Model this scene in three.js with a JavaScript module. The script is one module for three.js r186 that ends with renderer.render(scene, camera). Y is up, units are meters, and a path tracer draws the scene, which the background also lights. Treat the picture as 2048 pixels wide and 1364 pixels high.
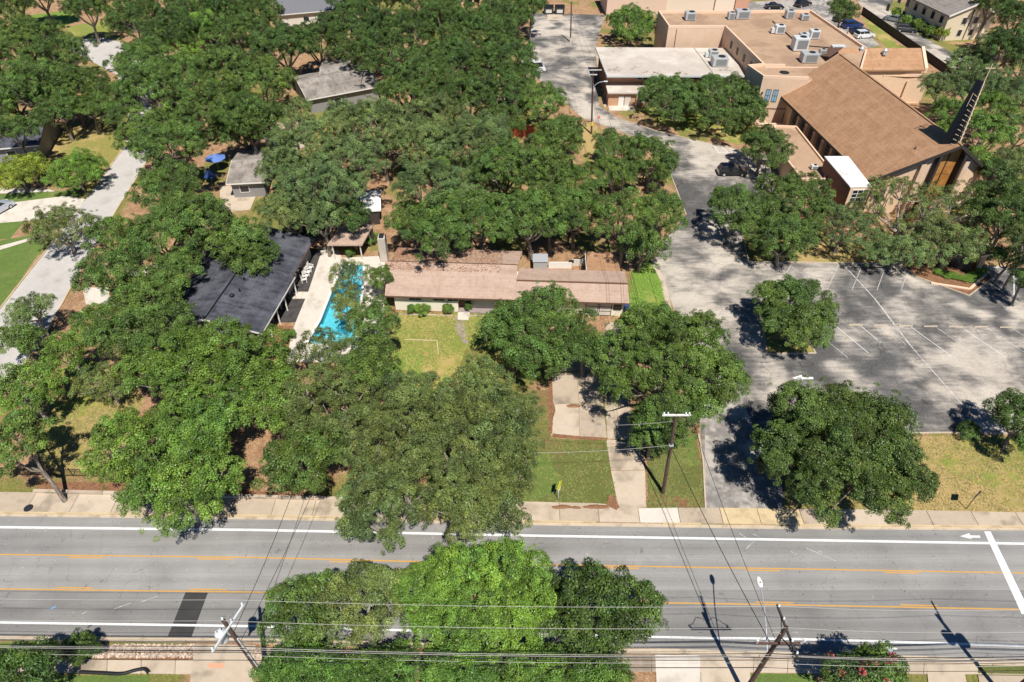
import * as THREE from 'three';
import { Sky } from 'three/addons/objects/Sky.js';
import { mergeGeometries } from 'three/addons/utils/BufferGeometryUtils.js';
import { RoundedBoxGeometry } from 'three/addons/geometries/RoundedBoxGeometry.js';

// ---------------------------------------------------------------- camera, sky, sun, exposure
const scene = new THREE.Scene();
const CAM_H = 56, PITCH = 42.1 * Math.PI / 180, FOC = 1365;
const camera = new THREE.PerspectiveCamera(2 * Math.atan(682 / FOC) * 180 / Math.PI, 2048 / 1364, 1, 1500);
camera.position.set(0, CAM_H, 0);
camera.rotation.set(-PITCH, 0, 0);
const SUN = new THREE.Vector3(Math.sin(0.297) * Math.cos(1.03), Math.sin(1.03), Math.cos(0.297) * Math.cos(1.03));
const sky = new Sky();
sky.name = 'sky';
sky.scale.setScalar(1000);
sky.material.uniforms.sunPosition.value.copy(SUN);
sky.material.uniforms.turbidity.value = 3;
sky.material.uniforms.rayleigh.value = 0.6;
sky.material.uniforms.mieCoefficient.value = 0.004;
sky.material.uniforms.cloudCoverage.value = 0;
scene.add(sky);
scene.environmentIntensity = 0.1;
const sun = new THREE.DirectionalLight(new THREE.Color(1, 0.955, 0.88), 5);
sun.name = 'sun';
sun.position.copy(SUN).multiplyScalar(200).add(new THREE.Vector3(0, 0, -90));
sun.target.position.set(0, 0, -90);
sun.castShadow = true;
sun.shadow.mapSize.set(4096, 4096);
Object.assign(sun.shadow.camera, { left: -150, right: 150, top: 150, bottom: -150, near: 10, far: 500 });
scene.add(sun, sun.target);
const renderer = new THREE.WebGLRenderer({ antialias: true });
renderer.toneMapping = THREE.LinearToneMapping;
renderer.toneMappingExposure = 1.17;
renderer.shadowMap.enabled = true;

// ---------------------------------------------------------------- helpers
let seed = 7;
const reseed = (s) => { seed = s | 0; };
const rnd = () => { seed = (seed + 0x6d2b79f5) | 0; let t = Math.imul(seed ^ (seed >>> 15), 1 | seed); t = (t + Math.imul(t ^ (t >>> 7), 61 | t)) ^ t; return ((t ^ (t >>> 14)) >>> 0) / 4294967296; };
const rr = (a, b) => a + (b - a) * rnd();
const V = (x, y, z) => new THREE.Vector3(x, y, z);
const CT = Math.cos(PITCH), ST = Math.sin(PITCH);
// a photo pixel (2048 x 1364) as a point on the level plane at height h
function G(px, py, h = 0) {
  const u = (px - 1024) / FOC, v = -(py - 682) / FOC, dy = v * CT - ST, dz = -v * ST - CT, t = (h - CAM_H) / dy;
  return V(u * t, h, dz * t);
}
// metres per photo pixel at a point
const mpp = (p) => ((CAM_H - p.y) * ST - p.z * CT) / FOC;
// height above a ground point whose picture row is py
function heightAt(b, py) {
  const k = (682 - py) / FOC; // k = Y/Z ; Y = (h-H)c - z s ; Z = -(h-H)s - z c
  const d = (b.z * ST - k * b.z * CT) / (CT + k * ST);
  return CAM_H + d;
}
const used = {};
const numbered = (n) => { const k = (used[n] = (used[n] ?? -1) + 1); return k ? `${n}_${String(k).padStart(3, '0')}` : n; };
function thing(name, label, category, pos = V(0, 0, 0), turn = 0, group) {
  const o = new THREE.Group(); o.name = numbered(name); o.position.copy(pos); o.rotation.y = turn;
  o.userData = { label, category }; if (group) o.userData.group = group; scene.add(o); return o;
}
function struct(name) { const o = new THREE.Group(); o.name = numbered(name); o.userData = { kind: 'structure' }; scene.add(o); return o; }
function part(name, geo, mat, parent, extra) {
  const m = new THREE.Mesh(Array.isArray(geo) ? join(geo) : geo, mat); m.name = name; parent.add(m);
  if (extra) Object.assign(m.userData, extra); return m;
}
function tag(o, label, category, group) { o.userData = { label, category }; if (group) o.userData.group = group; return o; }
function dup(src, pos, turn, label, scale = 1) {
  const o = src.clone(); o.name = numbered(src.name.replace(/_\d{3}$/, '')); o.position.copy(pos); o.rotation.y = turn; o.scale.setScalar(scale);
  o.userData = { ...src.userData }; if (label) o.userData.label = label; scene.add(o); return o;
}
function join(list) {
  return mergeGeometries(list.map((g) => {
    const q = g.index ? g.toNonIndexed() : g.clone();
    for (const k of Object.keys(q.attributes)) if (!['position', 'normal', 'uv'].includes(k)) q.deleteAttribute(k);
    return q;
  }), false);
}
const gcache = {};
function box(w, h, d, x = 0, y = 0, z = 0, turn = 0) { // centre at x,y,z; uv in metres
  const g = new THREE.BoxGeometry(w, h, d), uv = g.attributes.uv, n = g.attributes.normal;
  for (let i = 0; i < uv.count; i++) {
    const a = Math.abs(n.getX(i)) > 0.5 ? d : w, b = Math.abs(n.getY(i)) > 0.5 ? d : h;
    uv.setXY(i, uv.getX(i) * a, uv.getY(i) * b);
  }
  if (turn) g.rotateY(turn);
  return g.translate(x, y, z);
}
function rbox(w, h, d, r, x = 0, y = 0, z = 0) { return new RoundedBoxGeometry(w, h, d, 2, r).translate(x, y, z); }
function cyl(r0, r1, h, x, y, z, seg = 10) { return new THREE.CylinderGeometry(r1, r0, h, seg).translate(x, y + h / 2, z); }
function ngeo(pos, uv, idx) {
  const g = new THREE.BufferGeometry();
  g.setAttribute('position', new THREE.Float32BufferAttribute(pos, 3)); g.setAttribute('uv', new THREE.Float32BufferAttribute(uv, 2));
  if (idx) g.setIndex(idx); const q = idx ? g.toNonIndexed() : g; q.computeVertexNormals(); return q;
}
// a level sheet over world points at height y, uv = metres on the ground
function sheet(pts, y, hole) {
  const c = pts.map((p) => new THREE.Vector2(p.x, p.z)), hs = (hole || []).map((h) => h.map((p) => new THREE.Vector2(p.x, p.z)));
  if (THREE.ShapeUtils.isClockWise(c)) c.reverse();
  hs.forEach((h) => { if (!THREE.ShapeUtils.isClockWise(h)) h.reverse(); });
  const tri = THREE.ShapeUtils.triangulateShape(c, hs), all = c.concat(...hs), pos = [], uv = [];
  for (const t of tri) for (const i of [t[0], t[2], t[1]]) { pos.push(all[i].x, y, all[i].y); uv.push(all[i].x, all[i].y); }
  return ngeo(pos, uv);
}
const px = (list, h = 0) => list.map((p) => G(p[0], p[1], h));
// closed prism between y0 and y1 over a footprint of world points; uv metres
function prism(pts, y0, y1) {
  const n = pts.length, pos = [], uv = []; let area = 0, run = 0;
  pts.forEach((p, i) => { const q = pts[(i + 1) % n]; area += p.x * q.z - q.x * p.z; });
  const P = area > 0 ? pts.slice().reverse() : pts;
  for (let i = 0; i < n; i++) {
    const a = P[i], b = P[(i + 1) % n], l = Math.hypot(b.x - a.x, b.z - a.z);
    pos.push(a.x, y0, a.z, b.x, y0, b.z, b.x, y1, b.z, a.x, y0, a.z, b.x, y1, b.z, a.x, y1, a.z);
    uv.push(run, y0, run + l, y0, run + l, y1, run, y0, run + l, y1, run, y1); run += l;
  }
  const top = sheet(pts, y1), bot = sheet(pts, y0);
  return join([ngeo(pos, uv), top, bot]);
}
// a sloping slab: top polygon of 3-D points (flat), thickness straight down
function slab(pts, th, uvTurn = 0) {
  const n = pts.length, nor = V(0, 0, 0), pos = [], uv = [];
  for (let i = 0; i < n; i++) { const a = pts[i], b = pts[(i + 1) % n]; nor.x += (a.y - b.y) * (a.z + b.z); nor.y += (a.z - b.z) * (a.x + b.x); nor.z += (a.x - b.x) * (a.y + b.y); }
  let P = pts; if (nor.y < 0) { P = pts.slice().reverse(); nor.negate(); } nor.normalize();
  const e = P[1].clone().sub(P[0]).normalize(), f = nor.clone().cross(e), o = P[0];
  const U = (p) => { const d = p.clone().sub(o); return [d.dot(e), d.dot(f)]; };
  for (let i = 1; i < n - 1; i++) {
    for (const p of [P[0], P[i], P[i + 1]]) { pos.push(p.x, p.y, p.z); uv.push(...U(p)); }
    for (const p of [P[0], P[i + 1], P[i]]) { pos.push(p.x, p.y - th, p.z); uv.push(...U(p)); }
  }
  for (let i = 0; i < n; i++) {
    const a = P[i], b = P[(i + 1) % n], l = a.distanceTo(b);
    const q = [[a, 0, 0], [a, -th, 0], [b, -th, l], [a, 0, 0], [b, -th, l], [b, 0, l]];
    for (const [p, d, s] of q) { pos.push(p.x, p.y + d, p.z); uv.push(s, d); }
  }
  return ngeo(pos, uv);
}
// a beam of square section between two points
function beam(a, b, w, h = w) {
  const d = b.clone().sub(a), l = d.length(), g = box(w, h, l);
  const m = new THREE.Matrix4().lookAt(b, a, Math.abs(d.y) > 0.98 * l ? V(1, 0, 0) : V(0, 1, 0));
  m.setPosition(a.clone().add(b).multiplyScalar(0.5)); return g.applyMatrix4(m);
}
function limbInto(arr, pts, radii, seg = 5) { // tapered limb through points
  const rings = pts.map((p, i) => {
    const d = (pts[i + 1] || p).clone().sub(pts[i - 1] || p).normalize(), s = Math.abs(d.y) > 0.9 ? V(1, 0, 0) : V(0, 1, 0);
    const a = s.clone().cross(d).normalize(), b = d.clone().cross(a);
    return Array.from({ length: seg }, (_, k) => { const t = k / seg * 2 * Math.PI; return p.clone().addScaledVector(a, Math.cos(t) * radii[i]).addScaledVector(b, Math.sin(t) * radii[i]); });
  });
  let along = 0;
  for (let i = 0; i + 1 < rings.length; i++) {
    const l = pts[i].distanceTo(pts[i + 1]);
    for (let k = 0; k < seg; k++) {
      const a = rings[i][k], b = rings[i][(k + 1) % seg], c = rings[i + 1][(k + 1) % seg], d = rings[i + 1][k], u0 = k / seg, u1 = (k + 1) / seg;
      arr.pos.push(...a, ...b, ...c, ...a, ...c, ...d); arr.uv.push(u0, along, u1, along, u1, along + l, u0, along, u1, along + l, u0, along + l);
    }
    along += l;
  }
}
function limbGeo(list) { const arr = { pos: [], uv: [] }; for (const [p, r, s] of list) limbInto(arr, p, r, s); return ngeo(arr.pos, arr.uv); }
const wire = (pts, r = 0.02) => new THREE.TubeGeometry(new THREE.CatmullRomCurve3(pts), Math.max(8, pts.length * 4), r, 5);
function sag(a, b, s, n = 12) { const o = []; for (let i = 0; i <= n; i++) { const t = i / n, p = a.clone().lerp(b, t); p.y -= s * 4 * t * (1 - t); o.push(p); } return o; }
const lerpLine = (L) => (x) => { let i = 0; while (i < L.length - 2 && x > L[i + 1][0]) i++; const [a, b] = [L[i], L[i + 1]]; return a[1] + (b[1] - a[1]) * (x - a[0]) / (b[0] - a[0]); };

// ---------------------------------------------------------------- textures
const hash = (x, y, s) => { let h = Math.imul(x | 0, 374761393) + Math.imul(y | 0, 668265263) + Math.imul(s | 0, 974634777); h = Math.imul(h ^ (h >>> 13), 1274126177); return ((h ^ (h >>> 16)) >>> 0) / 4294967296; };
function vn(x, y, p, s) { // value noise with period p
  const xi = Math.floor(x), yi = Math.floor(y), fx = x - xi, fy = y - yi, u = fx * fx * (3 - 2 * fx), v = fy * fy * (3 - 2 * fy);
  const m = (a) => ((a % p) + p) % p, x0 = m(xi), x1 = m(xi + 1), y0 = m(yi), y1 = m(yi + 1);
  const a = hash(x0, y0, s), b = hash(x1, y0, s), c = hash(x0, y1, s), d = hash(x1, y1, s);
  return a + (b - a) * u + (c - a) * v + (a - b - c + d) * u * v;
}
function fbm(u, v, p, oct, s) { let t = 0, a = 0.5, n = 0; for (let i = 0; i < oct; i++) { t += a * vn(u * p, v * p, p, s + i * 17); n += a; a *= 0.5; p *= 2; } return t / n; }
const mix = (a, b, t) => a.map((x, i) => x + (b[i] - x) * t), sat = (x) => Math.min(1, Math.max(0, x)), sstep = (a, b, x) => { const t = sat((x - a) / (b - a)); return t * t * (3 - 2 * t); };
const hex = (h) => [(h >> 16 & 255) / 255, (h >> 8 & 255) / 255, (h & 255) / 255];
function tex(size, metres, fn, opt = {}) {
  const data = new Uint8Array(size * size * 4);
  for (let y = 0; y < size; y++) for (let x = 0; x < size; x++) {
    const c = fn(x / size, y / size), o = (y * size + x) * 4;
    data[o] = sat(c[0]) * 255; data[o + 1] = sat(c[1]) * 255; data[o + 2] = sat(c[2]) * 255; data[o + 3] = 255;
  }
  const t = new THREE.DataTexture(data, size, size); t.wrapS = t.wrapT = THREE.RepeatWrapping; t.magFilter = THREE.LinearFilter; t.minFilter = THREE.LinearMipmapLinearFilter; t.generateMipmaps = true;
  t.repeat.set(1 / metres, 1 / (opt.my || metres)); if (!opt.data) t.colorSpace = THREE.SRGBColorSpace; if (opt.off) t.offset.set(...opt.off); t.needsUpdate = true; return t;
}
const std = (o) => new THREE.MeshStandardMaterial({ roughness: 0.9, ...o });
const col = (r, g, b) => new THREE.Color().setRGB(r, g, b);
const fineBump = tex(256, 1.2, (u, v) => { const n = 0.55 * fbm(u, v, 32, 3, 5) + 0.45 * hash(u * 256, v * 256, 3); return [n, n, n]; }, { data: true });
const lumpBump = tex(512, 4, (u, v) => { const n = 0.6 * fbm(u, v, 24, 4, 9) + 0.4 * hash(u * 512, v * 512, 4); return [n, n, n]; }, { data: true });

// asphalt of the main road: worn wheel paths, fine grain, long streaks
const roadTex = tex(2048, 112, (u, v) => { // v is metres / 14 across the road: worn wheel paths, cracks, drips and scuffs
  const z = -v * 14, x = u * 112, zz = z - 0.012 * (x > 56 ? x - 112 : x) , s = vn(u * 20, v * 200, 400, 21) * 0.5 + vn(u * 40, v * 500, 1000, 22) * 0.5, p = fbm(u, v * 0.125, 40, 4, 31), g = hash(u * 2048, v * 2048, 41) - 0.5, big = fbm(u, v * 0.125, 9, 3, 33);
  let k = 0.55 + 0.06 * (s - 0.5) + 0.1 * (p - 0.5) + 0.08 * (big - 0.5) + 0.06 * g;
  const cr = Math.abs(fbm(u, v * 0.125, 64, 3, 35) - 0.5); if (cr < 0.004 && big > 0.5) k -= 0.09;
  if (vn(u * 900, v * 110, 1800, 37) > 0.93 && big < 0.55) k -= 0.12; if (vn(u * 700, v * 60, 1400, 38) > 0.955) k += 0.08;
  const f = v, zw = f < 0.22 ? 14 * f - 28 : 14 * f - 42, lane = zw > -29.6 ? -0.045 : zw > -33 ? 0.015 : -0.015, wob = 0.35 * (big - 0.5), wheel = [-27.9, -26.4, -31.9, -30.4, -34.9, -33.7].reduce((m, c) => Math.max(m, 1 - Math.abs(zw + wob - c) / 0.55), 0);
  k += lane - 0.035 * Math.max(0, wheel) * (0.5 + s);
  return [k * 1.02, k, k * 0.972];
}, { my: 14 });
const M = {};
M.road = std({ map: roadTex, bumpMap: fineBump, bumpScale: 0.006 });
M.patch = std({ map: tex(256, 3, (u, v) => { const k = 0.2 + 0.05 * fbm(u, v, 6, 4, 3) + 0.05 * (hash(u * 256, v * 256, 8) - 0.5); return [k * 1.02, k, k * 0.98]; }), bumpMap: fineBump, bumpScale: 0.006 });
const lotTex = tex(2048, 150, (u0, v0) => { // worn asphalt: dark sealer left in patches over bleached aggregate
  const u = u0 * 0.83 - v0 * 0.56 + 3, v = u0 * 0.56 + v0 * 0.83 + 3, N = (p, o, s) => fbm(u, v, p, o, s), w = N(22, 3, 71) - 0.5, w2 = fbm(u, v, 26, 3, 72) - 0.5;
  const a = fbm(u + w * 0.06, v + w2 * 0.06, 15, 5, 51), b = fbm(u + w2 * 0.02, v + w * 0.02, 60, 4, 52), st = vn((u0 + w * 0.01) * 90, v0 * 520, 1024, 53) * 0.6 + vn(u0 * 200, v0 * 900, 2048, 54) * 0.4;
  const t = sstep(0.33, 0.62, a * 0.6 + b * 0.34 + 0.13 * (st - 0.5) + 0.018), g = hash(u0 * 2048, v0 * 2048, 44) - 0.5, crack = Math.abs(fbm(u, v, 40, 3, 57) - 0.5) < 0.006 ? -0.07 : 0;
  const c = mix(hex(0x5a5856), hex(0xb8ad9f), t), k = 0.11 * g + 0.12 * (b - 0.5) + crack; return [c[0] + k, c[1] + k, c[2] + k];
});
M.lot = std({ map: lotTex, bumpMap: fineBump, bumpScale: 0.008 });
M.lane = std({ map: tex(512, 14, (u, v) => { const a = fbm(u, v, 5, 5, 11), g = hash(u * 512, v * 512, 2) - 0.5, b = fbm(u, v, 24, 4, 12), c = mix(hex(0x827d78), hex(0xada59b), sstep(0.36, 0.62, a * 0.6 + b * 0.4)); return c.map((x) => x + g * 0.1 + (b - 0.5) * 0.1); }), bumpMap: fineBump, bumpScale: 0.006 });
function concreteTex(base, stain, s, m = 9) { return tex(512, m, (u, v) => { const a = fbm(u, v, 5, 5, s), b = fbm(u, v, 20, 4, s + 3), g = hash(u * 512, v * 512, s) - 0.5, c = mix(hex(base), hex(stain), sstep(0.48, 0.78, a * 0.7 + b * 0.3)); return c.map((x) => x + g * 0.06 + (b - 0.5) * 0.06); }); }
const conMaps = [concreteTex(0xbcab95, 0x908270, 61), concreteTex(0xb3a28d, 0x87796a, 65), concreteTex(0xc2b19c, 0xa0917d, 68)];
M.con = conMaps.map((m) => std({ map: m, bumpMap: fineBump, bumpScale: 0.004 }));
M.conWhite = std({ map: concreteTex(0xd2c8bb, 0xb5aa9b, 81), bumpMap: fineBump, bumpScale: 0.004 });
M.deck = std({ map: concreteTex(0xd0c6b8, 0xb8ad9e, 83, 6), bumpMap: fineBump, bumpScale: 0.003 });
M.street = std({ map: concreteTex(0xbbb5ae, 0xa59e96, 86, 14), bumpMap: fineBump, bumpScale: 0.004 });
M.kerb = std({ map: concreteTex(0xbfae97, 0x998a76, 88, 5) });
M.kerbYellow = std({ map: concreteTex(0xc9b48d, 0xb09a78, 91, 5) });
M.aggregate = std({ map: concreteTex(0x9a8b85, 0x7b6d66, 93, 3), bumpMap: fineBump, bumpScale: 0.01 });
M.darkPaver = std({ map: concreteTex(0x4a4644, 0x37332f, 94, 3), bumpMap: fineBump, bumpScale: 0.01 });
function grassTex(g1, g2, dry, soil, dryAmt, s, m = 26, size = 1024) {
  return tex(size, m, (u, v) => {
    const a = fbm(u, v, 5, 5, s), b = fbm(u, v, 40, 4, s + 7), f = hash(u * size, v * size, s + 1), f2 = vn(u * size / 3, v * size / 3, Math.round(size / 3), s + 2);
    let c = mix(hex(g1), hex(g2), sat(b * 1.4 - 0.2)); c = mix(c, hex(dry), sstep(0.62 - dryAmt, 0.86 - dryAmt, a * 0.65 + b * 0.35)); c = mix(c, hex(soil), sstep(0.62, 0.8, b * 0.6 + f2 * 0.4) * 0.55);
    const k = 0.72 + 0.34 * f * 0.6 + 0.34 * f2 * 0.5; return c.map((x) => x * k * 1.06);
  });
}
const grass = (map, b = 0.05) => std({ map, bumpMap: lumpBump, bumpScale: b, roughness: 1 });
M.lawnDry = grass(grassTex(0x8d9140, 0x7c8a3a, 0xb9a263, 0xa08a5a, 0.2, 101));
M.lawnGreen = grass(grassTex(0x6c8238, 0x5d7432, 0x89904a, 0x746c40, 0.06, 111));
M.lawnOlive = grass(grassTex(0x6d6f36, 0x606b32, 0x8b744a, 0x7d6044, 0.2, 121));
M.lawnBright = grass(grassTex(0x7c9638, 0x6d8833, 0x979c4c, 0x8a8648, 0.08, 131, 16, 512));
M.lawnTan = grass(grassTex(0x98904a, 0x8a8643, 0xb79d66, 0xa5875a, 0.26, 141));
M.ground = grass(tex(1024, 34, (u, v) => {
  const a = fbm(u, v, 6, 5, 151), b = fbm(u, v, 48, 4, 152), f = hash(u * 1024, v * 1024, 153), f2 = vn(u * 340, v * 340, 340, 154);
  let c = mix(hex(0xa07a58), hex(0xbf9a76), sat(b * 1.5 - 0.25)); c = mix(c, hex(0x83813f), sstep(0.5, 0.68, a)); const k = 0.66 + 0.28 * f + 0.28 * f2; return c.map((x) => x * k);
}), 0.07);
M.mulch = grass(tex(512, 8, (u, v) => { const f = vn(u * 170, v * 170, 170, 161), b = fbm(u, v, 20, 4, 162), g = hash(u * 512, v * 512, 163); return mix(hex(0x6d4a35), hex(0xb88860), sat(f * 0.8 + b * 0.5 - 0.2)).map((x) => x * (0.75 + 0.4 * g)); }), 0.05);
// shingles: courses are far below a pixel, so tone and fine relief only
function shingleTex(c1, c2, c3, s, patch = 1) { // weathered tabs: tone per tab, patches of bleaching and dark run-off stains
  const size = 512, m = 13.44, rows = 60;
  return tex(size, m, (u, v) => {
    const r = Math.floor(v * rows), t = Math.floor(u * 44 + (r % 2) * 0.5 + hash(r, 3, s) * 0.3), h = hash(((t % 44) + 44) % 44, r, s), g = hash(u * size, v * size, s) - 0.5, b = fbm(u, v, 12, 4, s + 5), st = fbm(u, v * 0.25 + 0.1, 32, 3, s + 9), row = hash(r, 9, s) - 0.5;
    let c = h < 0.5 ? mix(hex(c1), hex(c2), h * 2) : mix(hex(c2), hex(c3), h * 2 - 1); c = mix(mix(hex(c3), hex(c2), 0.5 + patch * (sstep(0.3, 0.7, b) - 0.5)), c, 0.5); const k = g * 0.09 + row * 0.03 + patch * ((b - 0.5) * 0.1 - 0.06 * sstep(0.58, 0.75, st)); return c.map((x) => x + k);
  });
}
const shBump = tex(256, 3.36, (u, v) => { const f = (v * 24) % 1, k = 0.3 + 0.7 * f; return [k, k, k]; }, { data: true });
M.roofTan = std({ map: shingleTex(0xb19685, 0xbaa08e, 0xa58b7a, 201, 0.4), bumpMap: shBump, bumpScale: 0.012 });
M.roofDark = std({ map: shingleTex(0x494a52, 0x55565e, 0x3e3f46, 211), bumpMap: shBump, bumpScale: 0.012 });
M.roofBrown = std({ map: shingleTex(0xa98161, 0xb38b69, 0x9b7656, 221, 0.45), bumpMap: shBump, bumpScale: 0.008 });
M.roofGrey = std({ map: shingleTex(0x8d847b, 0x999087, 0x7d756d, 231), bumpMap: shBump, bumpScale: 0.012 });
M.roofGreyDark = std({ map: shingleTex(0x8b837b, 0x7d766f, 0x989088, 241), bumpMap: shBump, bumpScale: 0.012 });
function stainTex(c1, c2, c3, s, m = 22, size = 1024) { return tex(size, m, (u, v) => { const w = fbm(u, v, 4, 3, s + 2) - 0.5, a = fbm(u + w * 0.12, v + w * 0.06, 5, 6, s), b = fbm(u, v, 24, 4, s + 5), g = hash(u * size, v * size, s) - 0.5; let c = mix(hex(c1), hex(c2), sstep(0.35, 0.62, a)); c = mix(c, hex(c3), sstep(0.63, 0.74, a * 0.6 + b * 0.4)); return c.map((x) => x + g * 0.05 + (b - 0.5) * 0.06); }); }
M.membrane = std({ map: stainTex(0xb19377, 0x9f8269, 0x8a6f5a, 251), bumpMap: fineBump, bumpScale: 0.005 });
M.whiteRoof = std({ map: stainTex(0xcdc3b6, 0xbdb2a5, 0x8f8479, 261), bumpMap: fineBump, bumpScale: 0.004 });
M.cleanRoof = std({ map: stainTex(0xe4e2df, 0xdcd9d5, 0xc4bfb8, 266, 12, 256) });
M.stucco = std({ map: tex(512, 7, (u, v) => { const a = fbm(u, v, 5, 5, 271), st = vn(u * 90, v * 3, 90, 272), g = hash(u * 512, v * 512, 273) - 0.5, c = mix(hex(0xdcc0a4), hex(0xcdad90), sat(a * 0.8 + st * 0.4 - 0.25)); return c.map((x) => x + g * 0.04); }), bumpMap: fineBump, bumpScale: 0.003 });
M.cap = std({ color: hex2(0xe3c3a6) });
function hex2(h) { return new THREE.Color(h); }
function brickTex(c1, c2, mort, s) { return tex(512, 2.4, (u, v) => { const r = Math.floor(v * 32), x = u * 11 + (r % 2) * 0.5, f = v * 32 - r, fx = x - Math.floor(x), h = hash(((Math.floor(x) % 11) + 11) % 11, r, s), g = hash(u * 512, v * 512, s) - 0.5; const c = f < 0.14 || fx < 0.05 ? hex(mort) : mix(hex(c1), hex(c2), h); return c.map((q) => q + g * 0.05); }); }
M.brick = std({ map: brickTex(0xcb9a76, 0xb5825f, 0xc0a690, 281) });
M.brickTan = std({ map: brickTex(0xe8c9a6, 0xdab390, 0xe2cbb2, 285) });
M.brickDark = std({ map: brickTex(0x9a735c, 0x7d5c4a, 0x8d7566, 287) });
M.white = std({ color: hex2(0xe2ddd5), roughness: 0.7 });
M.offwhite = std({ color: hex2(0xcfc8bb), roughness: 0.75 });
M.sidingWhite = std({ map: tex(256, 3, (u, v) => { const f = (v * 18) % 1, g = hash(u * 256, v * 256, 5) - 0.5, k = (f < 0.1 ? 0.82 : 0.91) + g * 0.03; return [k, k * 0.965, k * 0.87]; }) });
M.panel = std({ map: tex(256, 3, (u, v) => { const f = (u * 12) % 1, g = fbm(u, v, 8, 3, 7) - 0.5, k = (f < 0.08 ? 0.62 : 0.76) + g * 0.06; return [k, k * 0.98, k * 0.9]; }) });
M.greyWall = std({ color: hex2(0x8b8785) });
M.darkTrim = std({ color: hex2(0x39342f), roughness: 0.7 });
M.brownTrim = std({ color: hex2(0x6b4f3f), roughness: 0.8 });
M.glass = new THREE.MeshPhysicalMaterial({ color: col(0.02, 0.025, 0.03), roughness: 0.08, specularIntensity: 1 });
M.glassBlue = new THREE.MeshPhysicalMaterial({ color: col(0.25, 0.42, 0.55), roughness: 0.12 });
M.amber = std({ map: stainTex(0xb9834a, 0xa8713c, 0x8d5c33, 291, 3, 256), roughness: 0.35 });
M.metalGrey = std({ color: hex2(0xb9bcba), roughness: 0.5, metalness: 0.25 });
M.metalLight = std({ color: hex2(0xd3d6d3), roughness: 0.5, metalness: 0.15 });
M.metalDark = std({ color: hex2(0x35373a), roughness: 0.55, metalness: 0.4 });
M.louver = std({ map: tex(128, 0.6, (u, v) => { const k = (v * 8) % 1 < 0.4 ? 0.28 : 0.6; return [k, k * 1.02, k]; }), roughness: 0.6 });
M.black = std({ color: hex2(0x17171a), roughness: 0.6 });
M.rubber = std({ color: col(0.015, 0.015, 0.016), roughness: 0.85 });
M.wood = std({ map: tex(256, 1.4, (u, v) => { const s = vn(u * 60, v * 3, 60, 5), f = fbm(u, v, 10, 4, 6), k = 0.22 + 0.12 * s + 0.1 * (f - 0.5); return [k * 1.25, k * 0.95, k * 0.8]; }) });
M.fenceWood = std({ map: tex(256, 2, (u, v) => { const f = (u * 14) % 1, s = vn(u * 80, v * 4, 80, 8), k = (f < 0.1 ? 0.09 : 0.2) + 0.07 * s; return [k * 1.12, k, k * 0.9]; }) });
M.fenceRed = std({ map: tex(256, 2, (u, v) => { const f = (u * 14) % 1, s = vn(u * 80, v * 4, 80, 9), k = (f < 0.1 ? 0.3 : 0.55) + 0.14 * s; return [k * 1.1, k * 0.58, k * 0.38]; }) });
M.galv = std({ color: hex2(0xc9ccd0), roughness: 0.45, metalness: 0.4 });
M.insul = std({ color: hex2(0xdfe3e6), roughness: 0.3 });
M.cable = std({ color: hex2(0x1d1c1c), roughness: 0.7 });
M.conductor = std({ color: hex2(0xb5afa8), roughness: 0.5 });
M.paintWhite = std({ map: tex(512, 5, (u, v) => { const b = fbm(u, v, 30, 4, 301), g = hash(u * 512, v * 512, 302), k = 0.87 - 0.2 * sstep(0.6, 0.85, b * 0.7 + g * 0.3); return [k, k, k * 0.985]; }), roughness: 0.75 });
M.paintFaded = std({ map: tex(512, 5, (u, v) => { const b = fbm(u, v, 30, 4, 303), g = hash(u * 512, v * 512, 304), t = sstep(0.45, 0.62, b * 0.7 + g * 0.3); return mix(hex(0xccc8c2), hex(0x9c9590), t); }), roughness: 0.8 });
M.paintYellow = std({ map: tex(512, 5, (u, v) => { const b = fbm(u, v, 30, 4, 305), g = hash(u * 512, v * 512, 306); return mix(hex(0xc99647), hex(0xa08868), sstep(0.58, 0.8, b * 0.7 + g * 0.3)); }), roughness: 0.8 });
M.bark = std({ map: tex(256, 1, (u, v) => { const a = vn(u * 24, v * 6, 24, 311), b = fbm(u, v, 16, 4, 312), k = 0.36 + 0.2 * a + 0.16 * (b - 0.5); return [k * 1.06, k * 0.96, k * 0.85]; }, { my: 2.5 }), roughness: 1 });
M.barkPale = std({ map: tex(256, 1, (u, v) => { const a = vn(u * 20, v * 6, 20, 313), b = fbm(u, v, 16, 4, 314), k = 0.48 + 0.2 * a + 0.14 * (b - 0.5); return [k * 1.05, k * 0.98, k * 0.9]; }, { my: 2.5 }), roughness: 1 });
console.log('textures done');

// ---------------------------------------------------------------- ground, road, pavements
const POOL = px([[686, 529], [728, 529], [728, 560], [712, 690], [612, 690], [640, 640], [664, 580]]);
{
  const g = struct('ground');
  part('soil', sheet([V(-420, 0, 60), V(420, 0, 60), V(420, 0, -560), V(-420, 0, -560)], 0, [POOL]), M.ground, g);
}
const farGutter = lerpLine([[0, 1033], [512, 1039], [1024, 1050], [1536, 1058], [2048, 1061]]);
const farKerb = lerpLine([[0, 1026], [512, 1032], [1024, 1043], [1536, 1051], [2048, 1054]]);
const farBack = lerpLine([[-300, 984], [0, 985], [300, 990], [540, 998], [1040, 1004], [1212, 1008], [1240, 1018], [1400, 1016], [1550, 1018], [1810, 1021], [2048, 1026]]);
const nearGutter = lerpLine([[0, 1270], [512, 1277], [1330, 1297], [2048, 1318]]);
const nearKerb = lerpLine([[0, 1279], [512, 1286], [1330, 1308], [2048, 1329]]);
const X0 = -900, X1 = 2950;
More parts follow.
